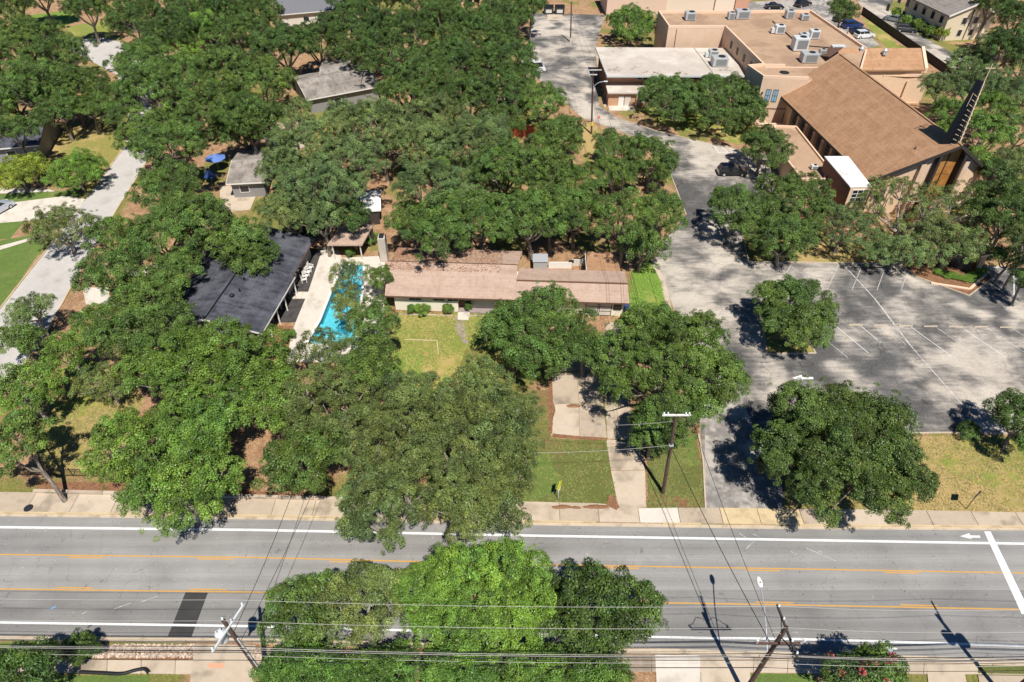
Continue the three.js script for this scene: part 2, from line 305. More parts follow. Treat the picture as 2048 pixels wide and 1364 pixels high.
function strip(top, bot, x0, x1, step = 100) { const a = [], b = []; for (let x = x0; x < x1; x += step) { a.push([x, top(x)]); b.push([x, bot(x)]); } a.push([x1, top(x1)]); b.push([x1, bot(x1)]); return px(a.concat(b.reverse())); }
const lineWhite1 = lerpLine([[0, 1054.5], [512, 1060], [1024, 1070.7], [1536, 1079], [2048, 1087.5]]), lineYel1 = lerpLine([[0, 1109], [512, 1115], [1077, 1129.4], [1536, 1137], [2048, 1146]]);
const lineYel2 = lerpLine([[0, 1178], [512, 1184.5], [1280, 1205], [1536, 1209], [2048, 1219]]), lineWhite2 = lerpLine([[0, 1245], [512, 1252.5], [1330, 1275], [1589, 1278], [2048, 1291.5]]);
const road = struct('road');
part('asphalt', sheet(strip(farGutter, nearGutter, X0, X1), 0.008), M.road, road);
const band = (f, w) => [(x) => f(x) - w / 2, (x) => f(x) + w / 2];
part('white_edge_line', sheet(strip(...band(lineWhite1, 4.6), X0, X1), 0.014), M.paintWhite, road);
part('white_edge_line', sheet(strip(...band(lineWhite2, 4.6), X0, X1), 0.014), M.paintWhite, road);
part('yellow_line', sheet(strip(...band(lineYel1, 2.6), X0, X1), 0.014), M.paintYellow, road);
part('yellow_line', sheet(strip(...band(lineYel2, 2.8), X0, X1), 0.014), M.paintYellow, road);
for (const x of [-125, 137, 396, 659, 925, 1208, 1490, 1768]) part('yellow_dash', sheet(strip(...band((q) => lineYel1(q) + 4.2, 2.4), x, x + 70, 35), 0.014), M.paintYellow, road);
for (const x of [-160, 111, 378, 640, 920, 1225, 1512, 1800]) part('yellow_dash', sheet(strip(...band((q) => lineYel2(q) - 4.4, 2.4), x, x + 74, 37), 0.014), M.paintYellow, road);
part('stop_line', sheet(px([[1968, 1063], [1981, 1063], [2062, 1228], [2043, 1228]]), 0.018), M.paintWhite, road);
part('lane_arrow', sheet(px([[1920, 1072.5], [1938, 1066.5], [1941, 1071], [1959, 1071], [1961, 1075.6], [1940, 1075.6], [1944, 1078.6]]), 0.014), M.paintWhite, road);
part('lane_arrow', sheet(px([[1796, 1298], [1775, 1290], [1773, 1295], [1751, 1294.5], [1754, 1299.5], [1777, 1300.5], [1777, 1305]]), 0.014), M.paintWhite, road);
part('asphalt_patch', sheet(px([[371, 1184.6], [416, 1185.3], [383, 1274], [335.5, 1273]]), 0.011), M.patch, road);
part('utility_mark', sheet(px([[100, 1217], [111, 1212], [112, 1214], [103, 1220]]), 0.013), std({ color: hex2(0x6f9cc4) }), road);
part('gutter', sheet(strip(farKerb, farGutter, X0, X1), 0.010), M.kerb, road);
part('gutter', sheet(strip(nearGutter, nearKerb, X0, X1), 0.010), M.kerb, road);
function kerbLine(name, pts, mat, parent, w = 0.16, h = 0.13, y = 0.002) {
  const gs = []; for (let i = 0; i + 1 < pts.length; i++) { const a = pts[i], b = pts[i + 1], l = a.distanceTo(b); gs.push(box(l + w * 0.6, h, w, 0, 0, 0).rotateY(-Math.atan2(b.z - a.z, b.x - a.x)).translate((a.x + b.x) / 2, y + h / 2 + i * 0.0012, (a.z + b.z) / 2)); }
  return part(name, gs, mat, parent);
}
const pxLine = (f, x0, x1, st) => { const a = []; for (let x = x0; x <= x1; x += st) a.push([x, f(x)]); return px(a); };
kerbLine('kerb', pxLine(farKerb, -700, 1190, 105), M.kerbYellow, road);
kerbLine('kerb', pxLine(farKerb, 1325, 1400, 25), M.kerbYellow, road);
kerbLine('kerb', pxLine(farKerb, 1600, 2800, 100), M.kerbYellow, road);
kerbLine('kerb', pxLine(nearKerb, -700, 370, 107), M.kerb, road);
kerbLine('kerb', pxLine(nearKerb, 520, 1300, 78), M.kerb, road);
kerbLine('kerb', pxLine(nearKerb, 1520, 2800, 80), M.kerb, road);
// far pavement of poured slabs, each a piece with an open joint
reseed(11);
const farWalk = struct('pavement');
{
  const cuts = [-280]; while (cuts[cuts.length - 1] < 2300) cuts.push(cuts[cuts.length - 1] + rr(72, 92));
  for (let i = 0; i + 1 < cuts.length; i++) {
    const a = cuts[i] + 0.5, b = cuts[i + 1] - 0.5, lean = (x, y) => x + (x - 1040) * (y - 1020) / 1590, f = (x) => farKerb(x) - 1.4, q = (x, g) => { const y = g(x); return [lean(x, y), y]; };
    const white = a > 1270 && a < 1340, driveAcross = a > 1400 && a < 1580;
    part('slab', prism(px([q(a, farBack), q(b, farBack), q(b, f), q(a, f)]), -0.05, 0.10 + rr(-0.006, 0.006)), white ? M.conWhite : driveAcross ? M.kerbYellow : M.con[Math.floor(rnd() * 3)], farWalk);
  }
}
const nearWalk = struct('pavement');
{
  const top = lerpLine([[0, 1318], [390, 1321], [520, 1312], [1300, 1312], [2048, 1331]]), bot = lerpLine([[0, 1344], [390, 1349], [1300, 1344], [2048, 1350]]);
  for (let x = -260; x < 2300; x += 68) part('slab', prism(px([[x, top(x)], [x + 67, top(x + 67)], [x + 66, bot(x + 66)], [x - 1, bot(x - 1)]]), -0.05, 0.08 + rr(-0.006, 0.006)), M.con[Math.floor(rnd() * 3)], nearWalk);
  // driveway aprons on the near side
  const a = [[[392, 1289], [512, 1291], [505, 1420], [372, 1420]], [[1310, 1310], [1400, 1312], [1402, 1430], [1316, 1430]], [[1401, 1312], [1500, 1314], [1500, 1430], [1403, 1430]], [[1852, 1328], [1925, 1330], [1945, 1430], [1862, 1430]], [[1955, 1351], [2160, 1355], [2160, 1450], [1975, 1450]]];
  a.forEach((p, i) => part('slab', prism(px(p), -0.05, 0.095), i === 1 ? M.conWhite : M.con[i % 3], nearWalk));
  part('spray_mark', sheet(px([[416, 1328], [449, 1327], [447, 1337], [416, 1337]]), 0.101), std({ color: hex2(0xd29a7c) }), nearWalk);
}
// lawns
function rough(pts, amp, s) { // an uneven edge, as turf grows
  const P = px(pts), out = []; reseed(s);
  P.forEach((a, i) => { const b = P[(i + 1) % P.length], l = a.distanceTo(b), n = Math.max(2, Math.min(60, Math.round(l / 0.5))), nx = -(b.z - a.z) / l, nz = (b.x - a.x) / l; for (let k = 0; k < n; k++) { const t = k / n, j = amp * (fbm(t * l / 40 + i * 0.13, s * 0.017, 16, 3, s) - 0.5) * 2 + amp * rr(-0.35, 0.35); out.push(V(a.x + (b.x - a.x) * t + nx * j, 0, a.z + (b.z - a.z) * t + nz * j)); } });
  return out;
}
const lawns = [];
function lawn(pts, mat, y = 0.004) { const o = struct('lawn'); const P = rough(pts, y > 0.005 ? 0.9 : 0.12, Math.round(pts[0][0] * 3 + pts[0][1]) + 5000); lawns.push(P); part('turf', sheet(P, y), mat, o); return o; }
lawn([[785, 622], [930, 627], [1010, 632], [1010, 690], [930, 700], [905, 770], [850, 830], [770, 830], [780, 720]], M.lawnDry);
lawn([[790, 690], [835, 700], [860, 770], [840, 830], [770, 830], [784, 740]], M.lawnBright, 0.008);
lawn([[900, 775], [1098, 780], [1102, 876], [1212, 880], [1222, 940], [1236, 1012], [1212, 1007], [1040, 1003], [860, 1000], [840, 900]], M.lawnOlive);
lawn([[1040, 930], [1100, 900], [1120, 950], [1095, 1000], [1040, 1003]], M.lawnGreen, 0.008);
lawn([[1296, 885], [1330, 860], [1388, 862], [1405, 930], [1411, 1015], [1296, 1016]], M.lawnOlive);
lawn([[1330, 870], [1388, 868], [1395, 925], [1345, 935]], M.lawnGreen, 0.008);
lawn([[1262, 545], [1295, 520], [1322, 530], [1330, 600], [1345, 660], [1330, 700], [1262, 690]], M.lawnBright);
lawn([[1570, 880], [1800, 872], [2300, 872], [2300, 1030], [2048, 1025], [1810, 1020], [1570, 1017]], M.lawnTan);
lawn([[1880, 905], [1990, 880], [2300, 880], [2300, 990], [1990, 970], [1900, 950]], M.lawnDry, 0.008);
lawn([[75, 780], [230, 730], [290, 800], [240, 880], [235, 950], [110, 952], [60, 900]], M.lawnTan);
lawn([[110, 740], [190, 720], [215, 790], [160, 830], [120, 880], [90, 850]], M.lawnDry, 0.008);
lawn([[-300, 690], [-300, 470], [0, 482], [60, 470], [98, 478], [40, 560], [0, 612]], M.lawnGreen);
lawn([[-300, 470], [0, 440], [50, 440], [20, 478], [-300, 500]], M.lawnGreen);
lawn([[-200, 410], [0, 388], [90, 383], [150, 380], [165, 392], [90, 402], [0, 410]], M.lawnGreen);
lawn([[95, 250], [250, 230], [275, 280], [215, 340], [110, 330]], M.lawnTan);
lawn([[60, 30], [140, 20], [160, 40], [110, 60], [70, 55]], M.lawnBright);
lawn([[150, 72], [130, 55], [215, 38], [225, 65]], M.lawnDry);
lawn([[1165, 250], [1185, 245], [1212, 270], [1205, 350], [1180, 365], [1163, 310]], M.lawnTan);
lawn([[1497, 505], [1580, 470], [1760, 490], [1800, 524], [1500, 526]], M.lawnTan);
lawn([[1268, 225], [1300, 228], [1330, 250], [1480, 290], [1540, 270], [1530, 225], [1230, 208]], M.lawnDry);
lawn([[1725, 40], [1745, 35], [1800, 95], [1775, 98]], M.lawnDry);
// verge rocks near side
const verge = struct('verge');
part('soil_bed', sheet(px([[120, 1287], [392, 1291], [390, 1320], [60, 1316]]), 0.006), M.mulch, verge);
part('turf', sheet(px([[-300, 1280], [130, 1287], [70, 1316], [-300, 1314]]), 0.006), M.lawnGreen, verge);
part('turf', sheet(px([[1488, 1346], [1622, 1348], [1700, 1430], [1480, 1430]]), 0.012), M.lawnGreen, verge);
part('turf', sheet(px([[1955, 1331], [2200, 1336], [2200, 1352], [1955, 1347]]), 0.085), M.lawnOlive, verge);
part('turf', sheet(px([[60, 1350], [300, 1352], [290, 1430], [40, 1430]]), 0.012), M.lawnGreen, verge);

// driveway of the ranch house
const drive = struct('driveway');
[[[1104, 748], [1152, 744], [1158, 806], [1106, 808]], [[1153, 744], [1200, 742], [1206, 806], [1159, 806]], [[1106, 809], [1157, 807], [1159, 872], [1102, 870]], [[1158, 807], [1206, 807], [1214, 877], [1160, 873]],
  [[1212, 879], [1279, 884], [1290, 940], [1222, 941]], [[1222, 942], [1290, 941], [1292, 1015], [1238, 1018]], [[1212, 645], [1252, 645], [1240, 740], [1206, 740]], [[1206, 742], [1242, 741], [1278, 882], [1215, 877]], [[1140, 690], [1206, 690], [1205, 740], [1120, 742]]]
  .forEach((p, i) => part('slab', sheet(px(p), 0.016 + (i % 3) * 0.002), M.con[(i * 2 + 1) % 3], drive));
// church lane and parking lot
const lot = struct('parking_lot');
part('asphalt', sheet(px([[1412, 1017], [1406, 920], [1396, 800], [1372, 700], [1345, 610], [1326, 560], [1302, 528], [1330, 480], [1372, 430], [1338, 340], [1290, 282], [1222, 258], [1196, 246], [1165, 236], [1130, 205], [1078, 160], [1050, 130], [1062, 26], [1210, 30], [1190, 95], [1198, 212], [1240, 238], [1310, 262], [1480, 300], [1545, 310], [1570, 365], [1555, 400], [1480, 450], [1497, 524], [1800, 527], [1830, 552], [1938, 592], [1984, 556], [1966, 534], [2048, 536], [2700, 545], [2700, 900], [2048, 868], [1890, 866], [1700, 870], [1565, 880], [1567, 1017]]), 0.008), M.lot, lot);
part('concrete_apron', sheet(px([[1412, 1017], [1409, 960], [1410, 860], [1425, 800], [1480, 790], [1510, 860], [1560, 900], [1567, 1017]]), 0.012), M.lane, lot);
part('concrete_walk', sheet(px([[1306, 530], [1316, 533], [1330, 560], [1340, 600], [1345, 625], [1356, 650], [1358, 672], [1348, 660], [1338, 640], [1334, 612], [1326, 590], [1320, 560]]), 0.012), M.con[2], lot);
const stallLine = (a, b, w = 0.11, mat = M.paintFaded) => { const p = G(...a), q = G(...b), d = q.clone().sub(p).normalize(), n = V(-d.z, 0, d.x).multiplyScalar(w / 2); part('stall_line', sheet([p.clone().add(n), q.clone().add(n), q.clone().sub(n), p.clone().sub(n)], 0.013), mat, lot); };
[[[1582, 530], [1570, 551]], [[1629, 530], [1613, 561]], [[1677, 530], [1654, 580]], [[1724, 531], [1704, 580]], [[1772, 531], [1754, 580]], [[1817, 541], [1802, 580]], [[1637, 668], [1695, 715]], [[1670, 651], [1737, 706]], [[1722, 652], [1755, 680]], [[1772, 654], [1812, 690]], [[1822, 654], [1904, 713]], [[1873, 655], [1963, 717]], [[1928, 658], [2012, 715]], [[1974, 656], [2060, 712]], [[2026, 657], [2090, 700]], [[1905, 712], [1930, 735]]].forEach(([a, b], i) => stallLine(a, b, 0.08, [7, 8, 10, 12].includes(i) ? M.paintWhite : M.paintFaded));
stallLine([1690, 533], [1750, 598], 0.14); stallLine([1750, 598], [1820, 690], 0.2); stallLine([1820, 690], [1925, 810], 0.12); stallLine([1583, 533], [1640, 572], 0.09);
stallLine([2028, 530], [2028, 590], 0.12, M.paintWhite); stallLine([2028, 558], [2090, 558], 0.12, M.paintWhite); stallLine([1982, 535], [2004, 533], 0.3, M.paintWhite);
stallLine([1996, 575], [2006, 586], 0.2, M.paintWhite); stallLine([2000, 576], [2003, 580], 0.4, M.paintWhite);
[[[1427, 290], [1437, 305]], [[1437, 305], [1483, 306]], [[1437, 292], [1456, 304]], [[1452, 291], [1475, 305]]].forEach(([a, b]) => stallLine(a, b, 0.12, M.paintWhite));
part('lane_arrow', sheet(px([[1584, 756], [1603, 749.5], [1605, 754], [1626, 754], [1627, 758.5], [1605, 758.5], [1606, 762.5]]), 0.013), M.paintWhite, lot);
kerbLine('kerb', px([[1411, 1017], [1406, 920], [1397, 870]]), M.kerb, lot);
kerbLine('kerb', px([[1480, 452], [1497, 524], [1650, 526], [1800, 528], [1832, 554], [1938, 592], [1984, 557], [1967, 534]]), M.kerb, lot);
kerbLine('kerb', px([[1967, 534], [2010, 533]]), M.kerb, lot);
kerbLine('kerb', px([[1570, 879], [1700, 869], [1890, 866], [2048, 868], [2300, 876]]), M.kerb, lot);
kerbLine('kerb', px([[1225, 256], [1292, 284], [1338, 341], [1372, 430]]), M.kerb, lot);
kerbLine('kerb', px([[1240, 238], [1310, 262], [1400, 283], [1480, 300], [1545, 310]]), M.kerb, lot);
part('drain_ditch', sheet(px([[1190, 97], [1203, 98], [1226, 205], [1208, 215]]), 0.012), M.con[0], lot);
// island bed by the church walkway
const bed = struct('planting_bed');
part('mulch', sheet(px([[1800, 529], [1832, 553], [1938, 590], [1982, 556], [1966, 535], [1880, 520]]), 0.014), M.mulch, bed);
part('bed_border', [beam(G(1862, 566, 0.08), G(1940, 578, 0.08), 0.35, 0.16), beam(G(1940, 578, 0.08), G(1972, 548, 0.08), 0.35, 0.16)], M.cap, bed);
const island = struct('traffic_island');
part('turf', sheet(px([[1524, 650], [1600, 652], [1630, 706], [1534, 708]]), 0.07), M.lawnTan, island);
kerbLine('kerb', px([[1524, 648], [1534, 708], [1631, 707], [1598, 650]]), M.kerb, island);
// side street on the far side of the block
const street = struct('side_street');
part('concrete', sheet(px([[-420, 1010], [-100, 770], [0, 618], [84, 512], [170, 400], [250, 292], [262, 250], [235, 150], [140, 100], [140, 78], [210, 76], [330, 108], [345, 122], [300, 130], [310, 250], [296, 320], [215, 450], [140, 580], [80, 690], [0, 790], [-230, 1010]]), 0.010), M.street, street);
kerbLine('kerb', px([[-100, 770], [0, 618], [84, 512], [140, 440]]), M.kerbYellow, street);
kerbLine('kerb', px([[190, 376], [250, 292], [262, 250]]), M.kerbYellow, street);
kerbLine('kerb', px([[296, 320], [215, 450], [140, 580], [80, 690], [0, 790]]), M.kerbYellow, street);
const fdrive = struct('driveway');
part('slab', sheet(px([[-120, 432], [0, 408], [130, 392], [170, 398], [150, 430], [100, 438], [0, 446], [-120, 470]]), 0.014), M.deck, fdrive);
part('slab', sheet(px([[-120, 512], [0, 492], [75, 472], [64, 480], [0, 500], [-120, 530]]), 0.014), M.deck, fdrive);
part('slab', sheet(px([[0, 376], [100, 379], [110, 383], [0, 387]]), 0.014), M.deck, fdrive);
const yard = struct('courtyard');
part('slab', sheet(px([[165, 575], [215, 575], [222, 606], [172, 610]]), 0.012), M.deck, yard);
part('slab', sheet(px([[262, 540], [300, 530], [352, 533], [350, 548], [262, 553]]), 0.012), M.deck, yard);
part('slab', sheet(px([[440, 372], [520, 372], [500, 420], [440, 425]]), 0.012), M.con[2], yard);
// apartment lane in the far corner
const aptLane = struct('apartment_lane');
part('asphalt', sheet(px([[1700, -40], [1800, -30], [1778, 20], [1840, 70], [1930, 120], [1990, 160], [1930, 175], [1890, 150], [1735, 25], [1712, 0]]), 0.010), M.lot, aptLane);
part('asphalt', sheet(px([[1480, 5], [1660, -5], [1690, 30], [1760, 90], [1730, 98], [1630, 25], [1480, 20]]), 0.006), M.lane, aptLane);

// ---------------------------------------------------------------- trees
const LEAF = {};
function tuftGeo(n, R, len, wid, s, droop = 0) {
  reseed(s); const pos = [], nor = [], uv = [];
  for (let i = 0; i < n; i++) {
    const a = rnd() * 2 * Math.PI, y = rr(-0.35, 1), r = Math.sqrt(1 - Math.min(1, y * y)) , q = Math.pow(rr(0.12, 1), 0.45) * R;
    const d = V(Math.cos(a) * r, y, Math.sin(a) * r), p = d.clone().multiplyScalar(q); p.y *= 0.72;
    const up = d.clone().multiplyScalar(0.55).add(V(rr(-1, 1), rr(-0.2, 1.4), rr(-1, 1)).normalize()).normalize();
    const t = V(rr(-1, 1), rr(-0.8, 0.8) - droop, rr(-1, 1)).addScaledVector(d, 0.6); t.addScaledVector(up, -t.dot(up)).normalize();
    const b = up.clone().cross(t), l = len * rr(0.7, 1.3) / 2, w = wid * rr(0.75, 1.25) / 2;
    const c = [p.clone().addScaledVector(t, -l), p.clone().addScaledVector(b, w), p.clone().addScaledVector(t, l), p.clone().addScaledVector(b, -w)];
    for (const k of [0, 2, 1, 0, 3, 2]) { pos.push(...c[k]); nor.push(...up); uv.push(0, 0); }
  }
  const g = new THREE.BufferGeometry(); g.setAttribute('position', new THREE.Float32BufferAttribute(pos, 3)); g.setAttribute('normal', new THREE.Float32BufferAttribute(nor, 3)); return g;
}
const TUFT = [0, 1, 2].map((i) => tuftGeo(105, 0.5, 0.16, 0.1, 900 + i));
const TUFT_FINE = [0, 1].map((i) => tuftGeo(110, 0.46, 0.14, 0.085, 930 + i));
const TUFT_LONG = tuftGeo(110, 0.62, 0.36, 0.09, 950, 0.3);
const leafMat = (r, g, b) => new THREE.MeshPhysicalMaterial({ color: col(r * 1.42, g * 1.4, b * 1.0), roughness: 0.46, specularIntensity: 0.75, side: THREE.DoubleSide });
const KIND = {
  olive: { m: leafMat(0.096, 0.128, 0.046), t: TUFT_FINE, fill: 1.0, pale: true },
  oak: { m: leafMat(0.075, 0.125, 0.032), t: TUFT, fill: 1.0 },
  bright: { m: leafMat(0.098, 0.165, 0.034), t: TUFT, fill: 1.0, pale: true },
  dark: { m: leafMat(0.056, 0.098, 0.026), t: TUFT, fill: 1.0 },
  lime: { m: leafMat(0.105, 0.19, 0.036), t: TUFT_FINE, fill: 1.25 },
  blue: { m: leafMat(0.066, 0.108, 0.030), t: TUFT, fill: 1.05 },
  sparse: { m: leafMat(0.10, 0.13, 0.045), t: TUFT_FINE, fill: 0.5, pale: true },
  sage: { m: leafMat(0.104, 0.148, 0.06), t: TUFT_FINE, fill: 0.95 },
  yellow: { m: leafMat(0.16, 0.205, 0.03), t: TUFT, fill: 1.0 },
  shrub: { m: leafMat(0.068, 0.13, 0.028), t: TUFT_FINE, fill: 1.3 },
};
let tufts = 0, treeCount = 0;
// cx, cy, rx, ry: where the crown shows in the photo; its distance comes from the trunk on the ground below a crown of usual height
function tree(cx, cy, rx, ry, kind, label, o = {}) {
  const K = KIND[kind]; reseed(5000 + Math.round(cx * 13 + cy * 7));
  const guess = G(cx, cy, 6), R = Math.max(o.min || 1.2, rx * mpp(guess)) * 1.0;
  const top = o.top || Math.min(11.5, 3.2 + R * 1.25), vr = o.v || Math.min(0.62 * R, top * 0.42), hc = top - vr * 1.02, c = G(cx, cy, hc);
  const view = Math.atan2(CAM_H - hc, -c.z), ap = ry * mpp(c), rz0 = Math.sqrt(Math.max(0.2, ap * ap - (vr * Math.cos(view)) ** 2)) / Math.sin(view), Rz = Math.min(1.35 * R, Math.max(0.72 * R, rz0));
  const base = V(c.x + (o.lx || rr(-0.1, 0.1) * R), 0, c.z + (o.lz || rr(-0.1, 0.15) * R));
  const t = thing(o.name || 'live_oak', label, o.cat || 'tree', base, 0, o.group), off = c.clone().sub(base);
  const lr = (o.lr || 1) * Math.min(0.42 * R, 0.5 + 0.125 * R), nl = Math.round((o.lobes || 1) * Math.min(72, 6 + 1.75 * (R / lr) ** 2)), lobes = [];
  for (let i = 0; i < nl; i++) {
    const f = (i + 0.5) / nl, y = 1 - 1.28 * f, a = i * 2.39996 + rr(-0.35, 0.35), r = Math.sqrt(Math.max(0, 1 - y * y)), k = rr(0.5, 1) ;
    const shell = i % 9 === 4 ? rr(1.06, 1.2) : rr(0.6, 1.04);
    lobes.push({ p: V(Math.cos(a) * r * (R - lr * 0.75) * shell, y * (vr - lr * 0.5) * shell, Math.sin(a) * r * (Rz - lr * 0.75) * shell).add(off), r: lr * (i % 9 === 4 ? rr(0.5, 0.7) : rr(0.62, 1.2)) * (0.8 + 0.2 * k) });
  }
  // limbs
  const limbs = [], tr = Math.min(0.34, 0.07 + R * 0.035), fork = V(off.x * 0.35 + rr(-0.3, 0.3), Math.max(0.8, (hc - vr) * 0.75 + 0.6), off.z * 0.35 + rr(-0.3, 0.3));
  if (!o.shrub) {
    limbs.push([[V(0, -0.1, 0), V(fork.x * 0.4 + rr(-0.15, 0.15), fork.y * 0.5, fork.z * 0.4), fork], [tr * 1.35, tr * 1.05, tr], 7]);
    const mains = []; const nm = 4 + Math.floor(R * 0.4);
    for (let i = 0; i < nm; i++) { const a = i / nm * 6.283 + rr(-0.3, 0.3), m = V(off.x + Math.cos(a) * R * 0.45, hc - vr * rr(0.1, 0.35), off.z + Math.sin(a) * Rz * 0.45), mid = fork.clone().lerp(m, 0.5).add(V(rr(-0.3, 0.3), rr(-0.35, 0.1), rr(-0.3, 0.3))); mains.push(m); limbs.push([[fork, mid, m], [tr * 0.72, tr * 0.55, tr * 0.4], 5]); }
    for (const l of lobes) { let b = mains[0]; for (const m of mains) if (m.distanceTo(l.p) < b.distanceTo(l.p)) b = m; const e = l.p.clone().add(V(0, l.r * 0.3, 0)), mid = b.clone().lerp(e, 0.5).add(V(rr(-0.25, 0.25), rr(-0.3, 0.1), rr(-0.25, 0.25))); limbs.push([[b, mid, e], [tr * 0.36, tr * 0.24, tr * 0.1], 4]); }
    part('trunk', limbGeo(limbs), K.pale || o.pale ? M.barkPale : M.bark, t);
  }
  // crown: tufts on the lobes
  const mats = [], cols = [], q = new THREE.Quaternion(), up = V(0, 1, 0), mt = new THREE.Matrix4(), tt = rr(0.84, 1.14), th = rr(-0.07, 0.03), dens = 15.5 * K.fill * (o.fill || 1), sc = o.tuft || (R < 2 ? 0.6 : 1);
  for (let li = 0; li < lobes.length; li++) {
    const l = lobes[li], n = Math.max(5, Math.round(l.r * l.r * dens / (sc * sc))), tone = tt * rr(0.7, 1.25), warm = th + rr(-0.07, 0.09);
    for (let i = 0; i < n; i++) {
      const y = rr(-0.5, 1), a = rnd() * 6.2832, r = Math.sqrt(1 - y * y), d = V(Math.cos(a) * r, y, Math.sin(a) * r), sprig = rnd() < 0.11, p = l.p.clone().addScaledVector(d, l.r * (sprig ? rr(1.12, 1.5) : rr(0.55, 1.06)));
      let hide = false; for (let k = 0; k < lobes.length && !hide; k++) if (k !== li && lobes[k].p.distanceTo(p) < lobes[k].r * 0.62) hide = true;
      if (hide) continue;
      q.setFromUnitVectors(up, d.clone().add(V(rr(-0.5, 0.5), 0.75, rr(-0.5, 0.5))).normalize()).multiply(new THREE.Quaternion().setFromAxisAngle(up, rnd() * 6.2832));
      const s = sc * (sprig ? rr(0.45, 0.7) : rr(0.66, 1.22)); mats.push(mt.compose(p, q, V(s, s * rr(0.85, 1.1), s)).clone());
      const k = tone * rr(0.55, 1.42); cols.push([k * (1 + warm + rr(-0.05, 0.05)), k, k * (1 - warm)]);
    }
  }
  const tg = Array.isArray(K.t) ? K.t[Math.floor(rnd() * K.t.length)] : K.t, im = new THREE.InstancedMesh(o.geo || tg, K.m, mats.length);
  const cc = new THREE.Color(); mats.forEach((m, i) => { im.setMatrixAt(i, m); im.setColorAt(i, cc.setRGB(...cols[i])); });
  im.name = o.shrub ? 'foliage' : 'crown'; im.userData.kind = 'stuff'; t.add(im); tufts += mats.length; treeCount++;
  return t;
}
// --- trees that stand apart
tree(605, 1222, 82, 84, 'oak', 'green street oak at the end of the near verge row beside the transformer pole', { top: 7.5 });
tree(725, 1208, 100, 90, 'olive', 'olive green street oak on the near verge with wires above it', { top: 8.5 });
tree(955, 1198, 172, 108, 'lime', 'bright lime green round street tree on the near verge', { name: 'street_tree', top: 9.5, lobes: 1.4, fill: 1.15, lr: 1.2 });
tree(1198, 1226, 142, 100, 'dark', 'dark green street oak beside the lime green tree on the near verge', { top: 8.5 });
tree(42, 1342, 84, 60, 'dark', 'dark green tree beside the near pavement and verge rocks', { name: 'yard_tree', top: 6 });
tree(160, 1300, 45, 26, 'dark', 'low dark green bush reaching over the near kerb', { name: 'shrub', cat: 'shrub', shrub: true, top: 2.2, v: 1.0 });
for (const [x, y, r] of [[600, 1345, 100], [760, 1352, 100], [920, 1350, 95], [1080, 1350, 100], [1200, 1352, 70]]) tree(x, y, r, 52, 'shrub', 'leafy green hedge tree along the near pavement under the wires', { name: 'hedge_tree', top: 5.2, group: 'hedge trees along the near pavement' });
tree(1732, 1350, 88, 36, 'dark', 'crape myrtle with pink flower heads beside the near kerb', { name: 'crape_myrtle', top: 5.2 });
tree(424, 752, 162, 118, 'bright', 'large bright green oak with open crown in front of the dark roofed house', { top: 10 });
tree(255, 888, 85, 82, 'bright', 'bright green oak beside the iron fence and retaining wall', { top: 8 });
tree(372, 972, 122, 98, 'bright', 'bright green oak leaning over the far kerb and white edge line', { top: 8.5 });
tree(398, 866, 92, 72, 'bright', 'bright green oak in the middle of the front bright oaks', { top: 9 });
tree(545, 800, 62, 80, 'bright', 'narrow bright green oak squeezed between two larger oaks', { top: 8 });
tree(650, 820, 118, 92, 'olive', 'olive oak with grey twigs below the swimming pool', { top: 9 });
tree(600, 925, 92, 82, 'oak', 'dark oak with bare red soil at its foot by the pavement', { top: 8 });
tree(770, 1010, 112, 92, 'olive', 'olive oak drooping over the road and its white edge line', { top: 8.5, v: 3.6 });
tree(780, 900, 100, 80, 'olive', 'olive oak deep inside the front thicket', { top: 9 });
tree(905, 880, 130, 110, 'olive', 'broad olive oak beside the front lawn and driveway strip', { top: 9.5 });
tree(960, 1000, 108, 88, 'olive', 'olive oak hanging over the pavement near the yellow sign', { top: 8 });
tree(1012, 850, 78, 84, 'olive', 'olive oak beside the leaf strewn edge of the concrete driveway', { top: 8.5 });
tree(1030, 940, 55, 60, 'olive', 'smaller olive oak on the lawn beside the yellow sign', { top: 6.5 });
tree(690, 612, 36, 36, 'sparse', 'thin small oak with leaves scattered over the middle of the pool', { top: 5, fill: 0.8 });
tree(760, 556, 28, 44, 'oak', 'small leafy tree between the pool and the end of the ranch house', { top: 4.6 });
tree(830, 800, 95, 60, 'olive', 'olive oak at the lower end of the front lawn', { top: 8 });
tree(960, 770, 70, 62, 'olive', 'grey green oak in front of the ranch house lawn', { top: 7.5 });
tree(745, 650, 58, 105, 'oak', 'tall dense oak between the swimming pool and the lawn', { top: 9 });
tree(740, 735, 62, 62, 'oak', 'dense oak at the corner of the lawn below the pool', { top: 8 });
tree(650, 700, 62, 46, 'sparse', 'thin leaved oak over the foot of the pool', { top: 7 });
tree(700, 555, 48, 38, 'sparse', 'thin small tree reaching over the pool water', { top: 5.5, fill: 1.0 });
tree(1080, 665, 128, 98, 'oak', 'wide green oak in front of the ranch house porch', { top: 8.2 });
tree(1170, 690, 45, 50, 'oak', 'small oak beside the garage door of the ranch house', { top: 6.5 });
tree(1335, 735, 152, 140, 'oak', 'large oak between the concrete driveway and the church lane', { top: 10, fill: 1.25, lr: 1.15, lobes: 1.15 });
tree(1310, 865, 55, 55, 'dark', 'small dark oak behind the brown utility pole', { top: 5.5 });
tree(1675, 905, 172, 148, 'blue', 'huge round oak on the dry lawn beside the church lane', { top: 11, fill: 1.5, lr: 1.3, lobes: 1.25 });
tree(1592, 628, 82, 78, 'blue', 'round oak on the kerbed traffic island', { top: 7.5, fill: 1.4, lr: 1.2, lobes: 1.2 });
tree(2040, 845, 70, 62, 'oak', 'oak at the kerb between the dry lawn and the parking lot', { top: 6 });
